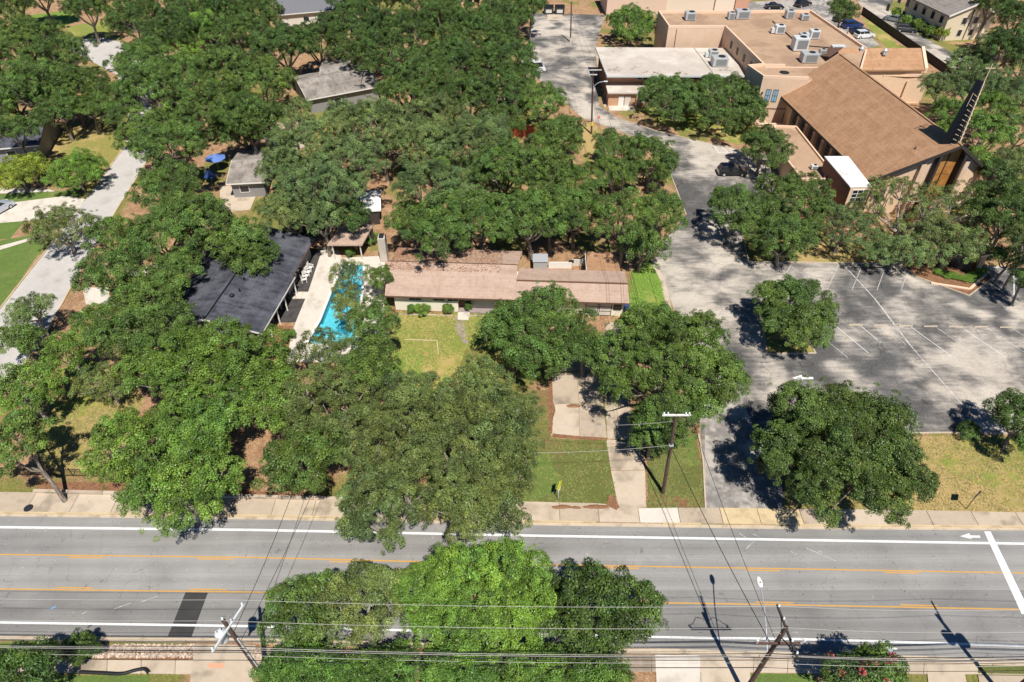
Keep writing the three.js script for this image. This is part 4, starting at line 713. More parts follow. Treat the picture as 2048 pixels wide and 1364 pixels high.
// ---------------------------------------------------------------- church complex
{
  // brick classrooms
  const c = thing('classroom_building', 'two level brick classroom building with white flat roof', 'building'); const zf = -130.6, zu = -135.2, xl = 18.9, xr = 44.5;
  part('wall', prism([V(xl, 0, zf - 0.5), V(xr, 0, zf - 0.5), V(xr, 0, -147.5), V(xl - 0.3, 0, -147.5)], 0, 2.7), M.brick, c);
  part('upper_wall', prism([V(xl + 0.05, 0, zu), V(xr - 0.05, 0, zu), V(xr - 0.05, 0, -147.4), V(xl - 0.2, 0, -147.4)], 2.7, 5.0), M.brick, c);
  part('canopy_roof', prism([V(xl - 0.3, 0, zf + 0.1), V(xr, 0, zf + 0.1), V(xr, 0, zu + 0.02), V(xl - 0.3, 0, zu + 0.02)], 2.72, 2.98), M.whiteRoof, c);
  const r = part('roof', prism([V(xl - 0.4, 0, -133.0), V(45.2, 0, -133.0), V(45.8, 0, -148.4), V(17.7, 0, -148.9)], 5.0, 5.3), M.whiteRoof, c);
  part('roof_edge', [beam(V(xl - 0.45, 5.2, -132.96), V(45.2, 5.2, -132.96), 0.12, 0.36), beam(V(xl - 0.42, 5.2, -133), V(17.68, 5.2, -148.9), 0.12, 0.362)], M.metalLight, c);
  part('roof_seam', beam(V(39.4, 5.31, -133.1), V(38.4, 5.31, -148.5), 0.1, 0.03), M.metalDark, r);
  for (const [x, w] of [[25.3, 1.0], [26.4, 1.0], [28.6, 2.6], [30.6, 1.3], [32.6, 2.2], [36, 2.4], [39, 2.4], [42, 2.4]]) frameOn(c, 'window', V(x, 3.7, zu), V(1, 0, 0), w, 0.9, { mat: M.offwhite });
  for (let i = 0; i < 5; i++) part('wall_pier', box(0.3, 4.9, 0.5, xl - 0.28 - i * 0.05, 2.45, -134.5 - i * 3), M.brickDark, c);
  part('door', box(1.0, 2.1, 0.1, 21.4, 1.1, zf - 0.45), M.white, c); part('door', box(1.1, 2.1, 0.1, 22.7, 1.1, zf - 0.45), M.offwhite, c);
  frameOn(c, 'window', V(26, 0.9, zf - 0.5), V(1, 0, 0), 2.2, 1.4, { nx: 2 }); part('canopy_post', cyl(0.12, 0.12, 2.7, 24.4, 0, zf - 0.15), M.white, c);
  part('entrance_slab', prism([V(19, 0, zf + 1.6), V(24, 0, zf + 1.6), V(24, 0, zf - 0.5), V(19, 0, zf - 0.5)], 0, 0.12), M.deck, c);
  settle(c, V(31, 0, -140));
  const unit = (name, label, x, z, y, w, h, d, o = {}) => { const t = thing(name, label, 'air conditioner', V(x, y, z), o.turn || 0, o.group); part('cabinet', rbox(w, h, d, 0.04, 0, h / 2 + 0.12, 0), o.m || M.metalGrey, t); part('grille', box(w * 0.7, h * 0.7, 0.03, w * 0.05, h / 2 + 0.12, d / 2 + 0.012), M.louver, t); part('curb', box(w * 0.9, 0.14, d * 0.9, 0, 0.07, 0), M.metalDark, t); part('fan_guard', cyl(Math.min(w, d) * 0.3, Math.min(w, d) * 0.3, 0.08, w * 0.12, h + 0.12, 0, 14), M.metalDark, t); if (o.duct) part('duct', box(w * 0.4, h * 0.6, d * 0.6, -w * 0.68, h * 0.4, 0), M.metalLight, t); return t; };
  unit('rooftop_unit', 'large grey rooftop air handler on the white classroom roof', 41.4, -138.6, 5.3, 3.0, 1.6, 2.4, { duct: false });
  unit('rooftop_unit', 'small grey rooftop box behind the large classroom air handler', 41.2, -143.2, 5.3, 1.8, 1.3, 1.8, { duct: true });
  // flat roofed hall
  const F = thing('flat_roofed_hall', 'big tan stucco hall with flat roof and parapets behind the sanctuary', 'building'), T = 9.0;
  const fp = [[32.3, -160.8], [66.3, -161.5], [69.5, -137.3], [64, -126], [53.2, -122.4], [45.3, -123.2], [43.8, -128.6], [46.8, -129.3], [44.7, -150.7], [32.9, -150.7]].map(([x, z]) => V(x, 0, z));
  part('wall', prism(fp, 0, 8.55), M.stucco, F);
  part('flat_roof', sheet(fp, 8.57), M.membrane, F);
  const n = fp.length; for (let i = 0; i < n; i++) { const a = fp[i], b = fp[(i + 1) % n]; if (i === 3) continue; const u = b.clone().sub(a).normalize(), inn = V(-u.z, 0, u.x); const m = a.clone().lerp(b, 0.5).add(inn); let cx = 0, cz = 0; fp.forEach((p) => { cx += p.x / n; cz += p.z / n; }); if (i !== 6 && i !== 7 && i !== 8 && m.clone().sub(V(cx, 0, cz)).dot(inn) > 0) inn.negate(); const k = inn.multiplyScalar(0.16); part('parapet', beam(a.clone().add(k).setY(8.8 + i * 0.004), b.clone().add(k).setY(8.8 + i * 0.004), 0.32, 0.5), M.cap, F); }
  part('inner_parapet', [beam(V(46.9, 8.75, -129.3), V(51, 8.75, -129.1), 0.3, 0.36), beam(V(47, 8.66, -128.4), V(60, 8.66, -128.2), 0.2, 0.16)], M.cap, F);
  part('roof_drain', cyl(0.9, 0.9, 0.04, 50, 8.58, -126, 20), M.metalDark, F);
  { const a = fp[5], b = fp[4]; for (const t of [0.2, 0.36]) frameOn(F, 'window', lerp3(a, b, t).setY(4.4), b.clone().sub(a), 0.85, 2.2, { nx: 2, ny: 2, mat: M.metalDark, glass: M.glassBlue, panes: true, bar: 0.07 }); frameOn(F, 'entrance_door', lerp3(a, b, 0.8).setY(0.2), b.clone().sub(a), 2.2, 2.3, { nx: 2, mat: M.offwhite }); part('wall_lamp', rbox(0.25, 0.3, 0.25, 0.05, lerp3(a, b, 0.06).x, 6, lerp3(a, b, 0.06).z + 0.14), M.metalDark, F); part('string_course', beam(lerp3(a, b, 0.02).setY(3.1).add(V(0, 0, 0.04)), lerp3(a, b, 0.98).setY(3.1).add(V(0, 0, 0.04)), 0.08, 0.12), M.brownTrim, F); }
  { const a = fp[8], b = fp[7]; for (const t of [0.25, 0.42, 0.6, 0.78]) frameOn(F, 'window', lerp3(a, b, t).setY(6.3), b.clone().sub(a), 0.8, 1.3, { nx: 2, mat: M.brownTrim, out: V(-1, 0, 0) }); }
  part('downpipe', cyl(0.06, 0.06, 5, 34.7, 3.4, -150.6), M.brownTrim, F);
  settle(F, V(52, 0, -143));
  const ac = [['square grey rooftop unit nearest the back parapet', 1379, 33, 2.2, 1.5, 2.0], ['low grey rooftop unit beside the tan roof box', 1461, 32, 1.4, 1.3, 1.4], ['wide tan rooftop box on the back of the hall roof', 1483, 30, 3.0, 1.6, 2.0], ['dark louvred rooftop unit near the back corner', 1577, 30, 1.7, 1.5, 1.6], ['low rooftop unit beside the dark louvred one', 1608, 33, 1.7, 1.0, 1.5], ['white rooftop unit with side duct on the left of the hall roof', 1557, 60, 1.9, 1.5, 1.6], ['white rooftop unit with side duct on the right of the hall roof', 1626, 70, 1.9, 1.5, 1.6], ['small pale rooftop box behind the tallest unit', 1604, 74, 1.4, 1.2, 1.3], ['tallest white rooftop unit in the middle of the hall roof', 1597, 93, 2.8, 2.3, 2.2], ['large pale green rooftop unit above the sanctuary roof', 1616, 117, 3.0, 1.6, 2.0], ['small rooftop box beside the dark sloping roof', 1643, 104, 1.1, 1.0, 1.1]];
  for (const [l, x, y, w, h, d] of ac) { const p = G(x, y + 6, 8.6); unit('rooftop_unit', l, p.x, p.z, 8.58, w, h, d, { m: /white/.test(l) ? M.metalLight : M.metalGrey, duct: /duct/.test(l) }); }
  const cn = thing('roof_conduit', 'long grey conduit run across the tan hall roof', 'conduit'); part('pipe', [beam(G(1545, 42, 8.7), G(1600, 90, 8.7), 0.14), beam(G(1600, 90, 8.7), G(1668, 96, 8.7), 0.12)], M.metalDark, cn);
  // sanctuary
  const S = thing('church_sanctuary', 'church sanctuary with steep brown shingle roof and tall side windows', 'church');
  const RN = G(1925, 291, 12), RF = G(1680, 108, 12), u = RF.clone().sub(RN).setY(0).normalize(), w = V(u.z, 0, -u.x); // w points east
  if (w.x < 0) w.negate();
  const P = (s, d, y) => V(RN.x + u.x * s + w.x * d, y, RN.z + u.z * s + w.z * d), L = RN.distanceTo(RF), HW = 9.9, EH = 5.4, prow = 3.0;
  const r1 = part('roof', slab([P(0, 0, 12), P(L, 0, 12), P(L + 0.3, -HW, EH), P(prow, -HW, EH)], 0.3), M.roofBrown, S);
  part('roof', slab([P(0, 0.001, 12), P(L, 0.001, 12), P(L, HW, EH), P(prow, HW, EH)], 0.3), M.roofGrey, S);  // paler shingles on this slope paint in the sun reflecting off it
  part('ridge_strip', beam(P(0.05, 0, 12.03), P(L, 0, 12.03), 0.3, 0.08), M.roofBrown, r1);
  part('vent_pipe', cyl(0.08, 0.08, 0.4, ...P(4.2, -3.6, 9.6)), M.metalDark, r1);
  part('rake_board', [beam(P(-0.06, 0, 11.84), P(prow - 0.06, -HW, EH - 0.16), 0.1, 0.42), beam(P(-0.06, 0, 11.84), P(prow - 0.06, HW, EH - 0.16), 0.1, 0.42), beam(P(prow, -HW - 0.05, EH - 0.14), P(L + 0.3, -HW - 0.05, EH - 0.14), 0.1, 0.36)], M.darkTrim, S);
  part('wall', run(P(0, 0, 0), u, w, [[-8.6, 0], [-8.6, 5.85], [0, 11.6], [8.6, 5.85], [8.6, 0]], 4.6, L - 0.2), M.brickTan, S);
  // gable walls follow the prow of the roof
  const gw = (d0, s0, y0, d1, s1, y1) => { const a = P(s0, d0, 0), b = P(s1, d1, 0), n = u; const q = [a, b, b.clone().addScaledVector(n, 0.5), a.clone().addScaledVector(n, 0.5)]; const g = prism(q, 0, 1), pp = g.attributes.position; for (let i = 0; i < pp.count; i++) if (pp.getY(i) > 0.5) { const nearA = Math.hypot(pp.getX(i) - q[0].x, pp.getZ(i) - q[0].z) < 1e-3 || Math.hypot(pp.getX(i) - q[3].x, pp.getZ(i) - q[3].z) < 1e-3; pp.setY(i, nearA ? y0 : y1); } const uvs = g.attributes.uv; for (let i = 0; i < uvs.count; i++) if (pp.getY(i) > 0.01) uvs.setY(i, pp.getY(i)); g.computeVertexNormals(); return g; };
  const rk = (d) => 11.55 - Math.abs(d) * (12 - EH) / HW, sk = (d) => 0.75 + Math.abs(d) * prow / HW;
  for (const s of [-1, 1]) part('gable_wall', gw(s * 2.1, sk(2.1), rk(2.1), s * 8.6, sk(8.6), rk(8.6)), M.brickTan, S);
  for (let i = 0; i <= 8; i++) part('wall_pier', box(0.55, 5.4, 0.9, ...P(6.2 + i * 3.1, -9.0, 2.7)).clone(), M.brickTan, S);
  for (let i = 0; i < 8; i++) frameOn(S, 'window', P(7.75 + i * 3.1, -8.6, 1.5), u, 1.9, 3.4, { nx: 4, ny: 5, mat: M.metalGrey, out: w.clone().negate(), bar: 0.07, mul: 0.045 });
  // gable front with the amber glass bay
  for (const s of [-1, 1]) part('gable_fin', run(P(0, 0, 0), u, w, s < 0 ? [[-2.1, 0], [-2.1, 10.0], [-1.75, 10.2], [-1.75, 0]] : [[1.75, 0], [1.75, 10.2], [2.1, 10.0], [2.1, 0]], 0.5, 3.6), M.darkTrim, S);
  for (let i = 0; i < 5; i++) for (const s of [-1, 1]) { const x0 = s < 0 ? -1.72 : 0.05, x1 = s < 0 ? -0.05 : 1.72, lo = s < 0 ? 0 : 0.35, hi = 0.35 - lo, y = 0.4 + i * 2.05; part('amber_panel', run(P(0, 0, 0), u, w, [[x0, y + lo], [x0, y + 1.97 + lo], [x1, y + 1.97 + hi], [x1, y + hi]], 1.5, 1.6), M.amber, S); }
  part('mullion', run(P(0, 0, 0), u, w, [[-0.05, 0], [-0.05, 10.9], [0.05, 10.9], [0.05, 0]], 1.4, 1.62), M.darkTrim, S);
  for (const d of [-3.4, 3.4]) part('gable_pier', run(P(0, 0, 0), u, w, [[d - 0.35, 0], [d - 0.35, rk(3.8) - 0.3], [d + 0.35, rk(3.8) - 0.3], [d + 0.35, 0]], sk(3.4) - 0.45, sk(3.4) + 0.3), M.stucco, S);
  settle(S, hv(P(18, 0, 0), 0));
  // steeple
  const st = thing('steeple', 'tall dark triangular steeple with ladder bars and a cross', 'steeple', hv(P(1.9, 0, 0), 11.2)); const H = 9.3;
  const taper = (pts, top, k) => { const a = { pos: [], uv: [] }, m = pts.length; for (let i = 0; i < m; i++) { const p = pts[i], q = pts[(i + 1) % m], p2 = V(p.x * k + top.x, H, p.z * k + top.z), q2 = V(q.x * k + top.x, H, q.z * k + top.z); a.pos.push(...p, ...q, ...q2, ...p, ...q2, ...p2); a.uv.push(0, 0, 1, 0, 1, 9, 0, 0, 1, 9, 0, 9); } const c = pts.map((p) => V(p.x * k + top.x, H, p.z * k + top.z)); for (let i = 1; i + 1 < m; i++) a.pos.push(...c[0], ...c[i], ...c[i + 1]), a.uv.push(0, 0, 1, 0, 1, 1); return ngeo(a.pos, a.uv); };
  part('left_blade', taper([V(-1.5, 0, -0.4), V(-1.2, 0, -0.6), V(0.1, 0, 0.9), V(-0.1, 0, 1.1)], V(0, 0, 0), 0.42), std({ color: hex2(0x22262d), roughness: 0.45, metalness: 0.3 }), st);
  part('right_blade', taper([V(1.5, 0, -0.4), V(1.2, 0, -0.6), V(0.6, 0, 0.2), V(0.8, 0, 0.35)], V(0, 0, 0), 0.42), std({ color: hex2(0x3b3a3a), roughness: 0.5, metalness: 0.3 }), st);
  part('front_blade', taper([V(-0.15, 0, 0.85), V(-0.05, 0, 0.7), V(1.1, 0, -0.05), V(1.2, 0, 0.1)], V(0, 0, 0), 0.42), std({ color: hex2(0x2a2b2e), roughness: 0.5, metalness: 0.3 }), st);
  part('mast', beam(V(0.25, 0, 1.05), V(0.1, H, 0.5), 0.12), M.cap, st);
  for (let i = 0; i < 11; i++) { const t = 0.02 + i * 0.075, k = 1 - 0.58 * t, y = t * H, c0 = V(0.25 - 0.15 * t, y, 1.05 - 0.55 * t); part('rung', [beam(c0, V(-0.75 * k, y + 0.35, 0.75 * k), 0.065), beam(c0, V(1.05 * k, y + 0.35, 0.2 * k), 0.065)], M.kerbYellow, st); }
  part('slot', beam(V(-0.62, H * 0.62, 0.28), V(-0.5, H * 0.82, 0.22), 0.05), M.cap, st);
  part('cross', [beam(V(0.1, H, 0.45), V(0.1, H + 2.3, 0.45), 0.08), beam(V(-0.55, H + 1.75, 0.45), V(0.75, H + 1.75, 0.45), 0.08)], M.cap, st);
  // low flat wing, white topped box
  const lw = thing('low_church_wing', 'low flat roofed church wing in front of the side windows', 'building'), q = px([[1548, 252], [1592, 254], [1652, 330], [1650, 359], [1604, 359], [1572, 318]], 3.6);
  part('wall', prism(q, 0, 3.45), M.brickTan, lw); part('flat_roof', sheet(q, 3.47), M.membrane, lw); for (let i = 0; i < 6; i++) part('parapet', beam(hv(q[i], 3.6 + i * 0.004), hv(q[(i + 1) % 6], 3.6 + i * 0.004), 0.25, 0.36), M.cap, lw);
  settle(lw, hv(q[4], 0));
  unit('rooftop_unit', 'small white rooftop unit on the low church wing', G(1627, 338, 3.5).x, G(1627, 338, 3.5).z, 3.48, 1.0, 0.6, 0.8, { m: M.metalLight });
  const wb = thing('church_stair_box', 'tan church annex box with clean white roof and grid window', 'building'), b = px([[1651, 313], [1696, 313], [1742, 372], [1702, 373]], 6.0);
  part('wall', prism(b, 0, 5.85), M.brickDark, wb); part('roof', prism(b.map((p, i) => p.clone().add(V(i === 0 || i === 3 ? -0.15 : 0.1, 0, i > 1 ? 0.15 : -0.1))), 5.85, 6.02), M.cleanRoof, wb);
  part('front_wall', prism([b[3].clone().add(V(0, 0, 0.02)), b[2].clone().add(V(0, 0, 0.02)), b[2].clone().add(V(0, 0, 0.14)), b[3].clone().add(V(0, 0, 0.14))], 0, 5.8), M.brickTan, wb);
  frameOn(wb, 'window', lerp3(b[3], b[2], 0.55).setY(3.6).add(V(0, 0, 0.14)), b[2].clone().sub(b[3]), 2.4, 1.9, { nx: 3, ny: 3, bar: 0.1, mul: 0.08, panes: true }); frameOn(wb, 'window', lerp3(b[3], b[2], 0.5).setY(0.6).add(V(0, 0, 0.14)), b[2].clone().sub(b[3]), 2.2, 1.4, { nx: 3, mat: M.darkTrim });
  settle(wb, hv(b[3], 0));
  // rear wing with brown roof
  const rw = thing('rear_church_wing', 'rear church wing with sloping brown roof and tan end walls', 'building');
  const a1 = G(1664, 96, 9.2), a2 = G(1845, 96, 9.2), a3 = G(1852, 139, 6.6), a4 = G(1698, 140, 6.6);
  part('roof', slab([a1, a2, a3, a4], 0.3), M.roofBrown, rw); part('wall', prism([a1, a2, a3, a4].map((p) => hv(p, 0)).map((p, i) => p.add(V(i === 1 || i === 2 ? -0.4 : 0.3, 0, i > 1 ? -0.5 : 0.5))), 0, 6.2), M.brickTan, rw);
  part('end_parapet', slab([a2.clone().add(V(-0.25, 0.3, 0)), a2.clone().add(V(0.35, 0.3, 0)), a3.clone().add(V(0.35, 0.3, 0)), a3.clone().add(V(-0.25, 0.3, 0))], 0.9), M.cap, rw);
  const c1 = G(1778, 146, 5.6), c2 = G(1862, 150, 5.6), c3 = V(c2.x, 0, a3.z - 0.4), c4 = V(c1.x - 1.2, 0, a3.z - 0.4); part('bay', prism([c1, c2, c3, c4].map((p) => hv(p, 0)), 0, 5.2), M.brickTan, rw); part('bay_parapet', [beam(hv(c1, 5.4), hv(c2, 5.4), 0.3, 0.5), beam(hv(c2, 5.4), hv(c3, 5.4), 0.3, 0.504), beam(hv(c1, 5.4), hv(c4, 5.4), 0.3, 0.508)], M.cap, rw);
  part('downpipe', beam(lerp3(c1, c2, 0.5).add(V(0, -1, 0.3)).setY(4.4), lerp3(c1, c2, 0.5).add(V(0, 0, 0.3)).setY(0.2), 0.22), M.cap, rw);
  for (const [x, y] of [[1722, 103], [1769, 107]]) { const p = G(x, y, 8.7); part('roof_vent', [box(0.7, 0.8, 0.7, p.x, 8.9, p.z), cyl(0.5, 0.1, 0.4, p.x, 9.3, p.z, 8)], M.metalGrey, rw); }
  const dk = px([[1640, 112], [1658, 98], [1682, 108], [1655, 125]], 8.6); part('dark_roof', slab([hv(dk[0], 8.7), hv(dk[1], 8.9), hv(dk[2], 9.9), hv(dk[3], 9.7)], 0.2), M.brownTrim, rw); const lb = G(1676, 95, 9.0); part('roof_hatch', box(2.6, 0.9, 1.2, lb.x, 8.95, lb.z), M.metalLight, rw);
  settle(rw, hv(a4, 0));
  // gable walkway and porch
  const wk = thing('covered_walkway', 'brown roofed covered walkway running down from the church gable', 'walkway'); const k = px([[1858, 428], [1885, 424], [1990, 506], [1962, 512]], 3.0);
  part('roof', slab([hv(k[0], 3.3), hv(k[1], 3.3), hv(k[2], 3.0), hv(k[3], 3.0)], 0.3), M.roofBrown, wk); part('rake_board', beam(hv(k[3], 2.85), hv(k[2], 2.85), 0.1, 0.34), M.cap, wk);
  const pk = G(1950, 541); part('brick_pier', prism([pk, pk.clone().add(V(1.5, 0, -2.4)), pk.clone().add(V(1.9, 0, -2.1)), pk.clone().add(V(0.4, 0, 0.3))], 0, 2.8), M.brickTan, wk); part('dark_screen', prism([G(1896, 532), G(1936, 546), G(1938, 543), G(1898, 529)], 0, 2.4), M.metalDark, wk); for (const t of [0.1, 0.4, 0.7]) { const p = lerp3(k[0], k[3], t); part('post', box(0.3, 2.9, 0.3, p.x + 0.4, 1.45, p.z - 0.2), M.brickTan, wk); }
  settle(wk, hv(k[3], 0));
  const cp = thing('entrance_canopy', 'flat grey roofed porch between the oaks at the church gable', 'porch'), g = px([[1840, 400], [1892, 398], [1898, 422], [1836, 424]], 3.4); part('roof', prism(g, 3.1, 3.4), M.membrane, cp); part('fascia', [beam(hv(g[3], 3.2).add(V(0, 0, 0.1)), hv(g[2], 3.2).add(V(0, 0, 0.1)), 0.12, 0.5)], M.cap, cp); part('wall', prism(g.map((p) => p.clone().lerp(g[0], 0.2)), 0, 3.1), M.brickTan, cp); settle(cp, hv(g[3], 0));
  // entrance steps and low wall
  const en = thing('entrance_wall', 'low cream wall beside the church entrance steps', 'wall'); part('wall', beam(G(1512, 250, 0.7), G(1602, 251, 0.7), 0.35, 0.7), M.cap, en); for (let i = 0; i < 4; i++) part('step', beam(G(1508 + i * 6, 245 - i * 2, 0.2 + i * 0.12), G(1516 + i * 6, 254 - i * 2, 0.2 + i * 0.12), 0.5, 0.14), M.con[0], en);
  const gc = thing('hedge_strip', 'bright green low hedge in the bed below the covered walkway', 'hedge'); reseed(77); { const mats = [], m4 = new THREE.Matrix4(), qq = new THREE.Quaternion(); for (let i = 0; i < 260; i++) { const t = rnd(), p = t < 0.62 ? lerp3(G(1868, 545), G(1936, 562), t / 0.62) : lerp3(G(1936, 562), G(1966, 540), (t - 0.62) / 0.38); p.add(V(rr(-0.5, 0.5), rr(0.15, 0.45), rr(-0.7, 0.7))); qq.setFromAxisAngle(V(0, 1, 0), rnd() * 6.28); mats.push(m4.compose(p, qq, V(0.55, 0.5, 0.55)).clone()); } const im = new THREE.InstancedMesh(TUFT_FINE[0], KIND.lime.m, mats.length); mats.forEach((m, i) => im.setMatrixAt(i, m)); im.name = 'foliage'; im.userData.kind = 'stuff'; gc.add(im); }
}
// ---------------------------------------------------------------- apartments and far buildings
{
  const A = thing('apartment_block', 'pale two storey apartment block with grey gable roof in the far corner', 'building');
  const eL = G(1899, 32, 5.8), eR = G(1998, 27, 5.8), pk = G(1957, 15, 8.2), back = G(1826, -2, 5.8).sub(eL).setY(0), lng = back.clone().multiplyScalar(1.2), side = eR.clone().sub(eL), mid = lerp3(eL, eR, 0.5).setY(8.2);
  part('roof', slab([eL, mid, mid.clone().add(lng), eL.clone().add(lng)], 0.25), M.roofGreyDark, A); part('roof', slab([eR, mid, mid.clone().add(lng), eR.clone().add(lng)], 0.25), M.roofGreyDark, A);
  const uu = lng.clone().normalize(), ww = side.clone().normalize(), W2 = side.length(); part('wall', run(hv(eL, 0), uu, ww, [[0.5, 0], [0.5, 5.6], [W2 / 2, 7.85], [W2 - 0.5, 5.6], [W2 - 0.5, 0]], 0.5, lng.length() - 0.5), std({ color: hex2(0xd8c7a8) }), A);
  part('rake_board', [beam(eL.clone().add(V(0, -0.1, 0.06)), mid.clone().add(V(0, -0.1, 0.06)), 0.1, 0.36), beam(eR.clone().add(V(0, -0.1, 0.06)), mid.clone().add(V(0, -0.1, 0.06)), 0.1, 0.36)], M.white, A);
  const wp = (s, d, y) => hv(eL, y).addScaledVector(uu, s).addScaledVector(ww, d);
  for (const d of [0.38, 0.62]) for (const y of [0.9, 3.6]) frameOn(A, 'window', wp(0.5, W2 * d, y), ww, 1.1, 1.5, { mat: M.offwhite }); part('downpipe', beam(wp(0.4, W2 * 0.5, 0.2), wp(0.4, W2 * 0.5, 6.8), 0.14), M.metalDark, A);
  for (let i = 0; i < 7; i++) for (const y of [0.7, 3.5]) frameOn(A, 'window', wp(2.5 + i * 3.2, 0.5, y), uu, 1.2, 1.7, { mat: M.metalGrey, out: ww.clone().negate() });
  settle(A, hv(eL, 0));
  const fence = thing('timber_fence', 'dark timber fence between the church and the apartments', 'fence'); const F0 = G(1722, 28), F1 = G(1900, 155); for (let i = 0; i < 26; i++) { const p = lerp3(F0, F1, (i + 0.5) / 26), d = F1.clone().sub(F0); part('panel', box(d.length() / 26 - 0.05, 1.8, 0.05, p.x, 0.9, p.z, -Math.atan2(d.z, d.x)), M.fenceWood, fence); } settle(fence, F0);
  const bb = (name, label, a, b, dep, h, m, roofM, wins = []) => { const p = G(...a), q = G(...b), d = q.clone().sub(p), n = V(d.z, 0, -d.x).normalize().multiplyScalar(dep); if (n.z > 0) n.negate(); const t = thing(name, label, 'building'); const f = [p, q, q.clone().add(n), p.clone().add(n)]; part('wall', prism(f, 0, h), m, t); part('roof', prism(f.map((v, i) => v.clone().add(V(i === 0 || i === 3 ? -0.4 : 0.4, 0, i < 2 ? 0.4 : -0.4))), h, h + 0.3), roofM, t); for (const [t0, y, w, hh] of wins) frameOn(t, 'window', lerp3(p, q, t0).setY(y), d, w, hh, {}); return settle(t, p); };
  const peach = std({ color: hex2(0xd6bca6) });
  bb('far_building', 'plain peach block with flat roof beyond the rubbish containers', [1212, 32], [1330, 30], 10, 4.6, peach, M.whiteRoof, [[0.3, 1, 1, 1.4]]);
  bb('far_building', 'cream house with small windows behind the hall roof', [1325, 24], [1425, 24], 9, 6.5, std({ color: hex2(0xdccdb8) }), M.roofGrey, [[0.16, 3.6, 0.9, 1.3], [0.5, 3.6, 0.9, 1.3]]);
  bb('far_building', 'cream house with one upper window beside the pink house', [1428, 22], [1466, 22], 9, 7, std({ color: hex2(0xe0d3bf) }), M.roofGrey, [[0.45, 4.2, 0.9, 1.3]]);
  bb('far_building', 'pinkish timber clad house beyond the hall parapet', [1468, 22], [1494, 22], 9, 6, std({ color: hex2(0xc99a83) }), M.roofTan, []);
  bb('far_building', 'long tan building beyond the wood', [870, 8], [950, 8], 10, 3.5, peach, M.roofTan, [[0.8, 1, 1.2, 1.2]]);
  const seam = std({ map: tex(128, 3, (u, v) => { const k = (u * 6) % 1 < 0.1 ? 0.42 : 0.52; return [k, k, k * 1.03]; }), roughness: 0.5, metalness: 0.3 });
  // houses in the wood
  const gable = (name, label, e0, e1, h, rise, deep, roofM, wallM, trim) => { const p = G(e0[0], e0[1], h), q = G(e1[0], e1[1], h), u = q.clone().sub(p).setY(0), l = u.length(); u.normalize(); const f = V(u.z, 0, -u.x); if (f.z > 0) f.negate(); const P = (s, d, y) => V(p.x + u.x * s + f.x * d, y, p.z + u.z * s + f.z * d), t = thing(name, label, 'house'); part('roof', slab([P(0, 0, h), P(l, 0, h), P(l, deep / 2, h + rise), P(0, deep / 2, h + rise)], 0.2), roofM, t); part('roof', slab([P(0, deep / 2, h + rise), P(l, deep / 2, h + rise), P(l, deep, h), P(0, deep, h)], 0.2), roofM, t); part('wall', run(hv(p, 0), u, f, [[0.6, 0], [0.6, h - 0.1], [deep / 2, h + rise - 0.3], [deep - 0.6, h - 0.1], [deep - 0.6, 0]], 0.5, l - 0.5), wallM, t); part('fascia', [beam(P(0, -0.04, h - 0.08), P(l, -0.04, h - 0.08), 0.06, 0.2), beam(P(-0.04, 0, h - 0.08), P(-0.04, deep / 2, h + rise - 0.08), 0.06, 0.2)], trim || M.white, t); frameOn(t, 'window', P(l * 0.4, 0.6, 0.9), u, 1.4, 1.2, {}); return settle(t, hv(p, 0)); };
  gable('grey_house', 'grey shingle house with an open roof plane in the middle of the wood', [614, 200], [762, 172], 3.0, 1.5, 13, M.roofGrey, M.greyWall);
  gable('grey_house', 'grey shingle rear wing joined to the house in the wood', [640, 172], [702, 168], 3.4, 1.2, 14, M.roofGrey, M.greyWall);
  gable('small_house', 'small grey brown roofed house with white eave beside the blue umbrellas', [452, 368], [530, 364], 2.8, 1.0, 12, M.roofGrey, M.greyWall);
  gable('seam_roof_house', 'house with grey standing seam metal roof at the far edge of the wood', [556, 30], [690, 18], 3.2, 2.6, 14, seam, M.offwhite);
  gable('shaded_house', 'dark shaded house behind the yellow green bushes', [-30, 300], [78, 290], 2.9, 1.4, 12, M.roofDark, M.greyWall);
  gable('small_house', 'small tan roofed house glimpsed between the grey green oaks', [556, 285], [626, 262], 2.6, 1.0, 8, M.roofTan, M.offwhite);
  gable('small_house', 'low pale roofed house behind the oaks at the wood edge', [940, 268], [1000, 268], 2.6, 0.6, 7, M.whiteRoof, M.offwhite);
  gable('garden_shed', 'small pale roofed shed under the oaks behind the pavilion', [706, 424], [762, 420], 2.4, 0.5, 6, M.cleanRoof, M.greyWall);
  const rf = thing('red_fence', 'red brown timber fence at the edge of the wood', 'fence'); for (let i = 0; i < 4; i++) { const p = lerp3(G(1000, 272), G(1076, 274), (i + 0.5) / 4); part('panel', box(2.0, 2.2, 0.06, p.x, 1.1, p.z), M.fenceRed, rf); } settle(rf, G(1038, 273));
  const um = (x, y, open, label) => { const t = thing('patio_umbrella', label, 'umbrella', G(x, y)); const m = std({ color: hex2(open ? 0x5f7ec0 : 0x2d4a80) }); part('pole', cyl(0.04, 0.04, 2.6, 0, 0, 0), M.metalGrey, t); part('canopy', new THREE.ConeGeometry(open ? 1.7 : 1.0, open ? 0.6 : 1.6, 8, 1, true).translate(0, open ? 2.5 : 1.9, 0), m, t); part('finial', new THREE.SphereGeometry(0.07, 8, 6).translate(0, 2.75, 0), M.white, t); };
  um(438, 340, true, 'open blue patio umbrella beside the small grey house'); um(424, 364, false, 'half closed navy patio umbrella beside the small grey house');
}
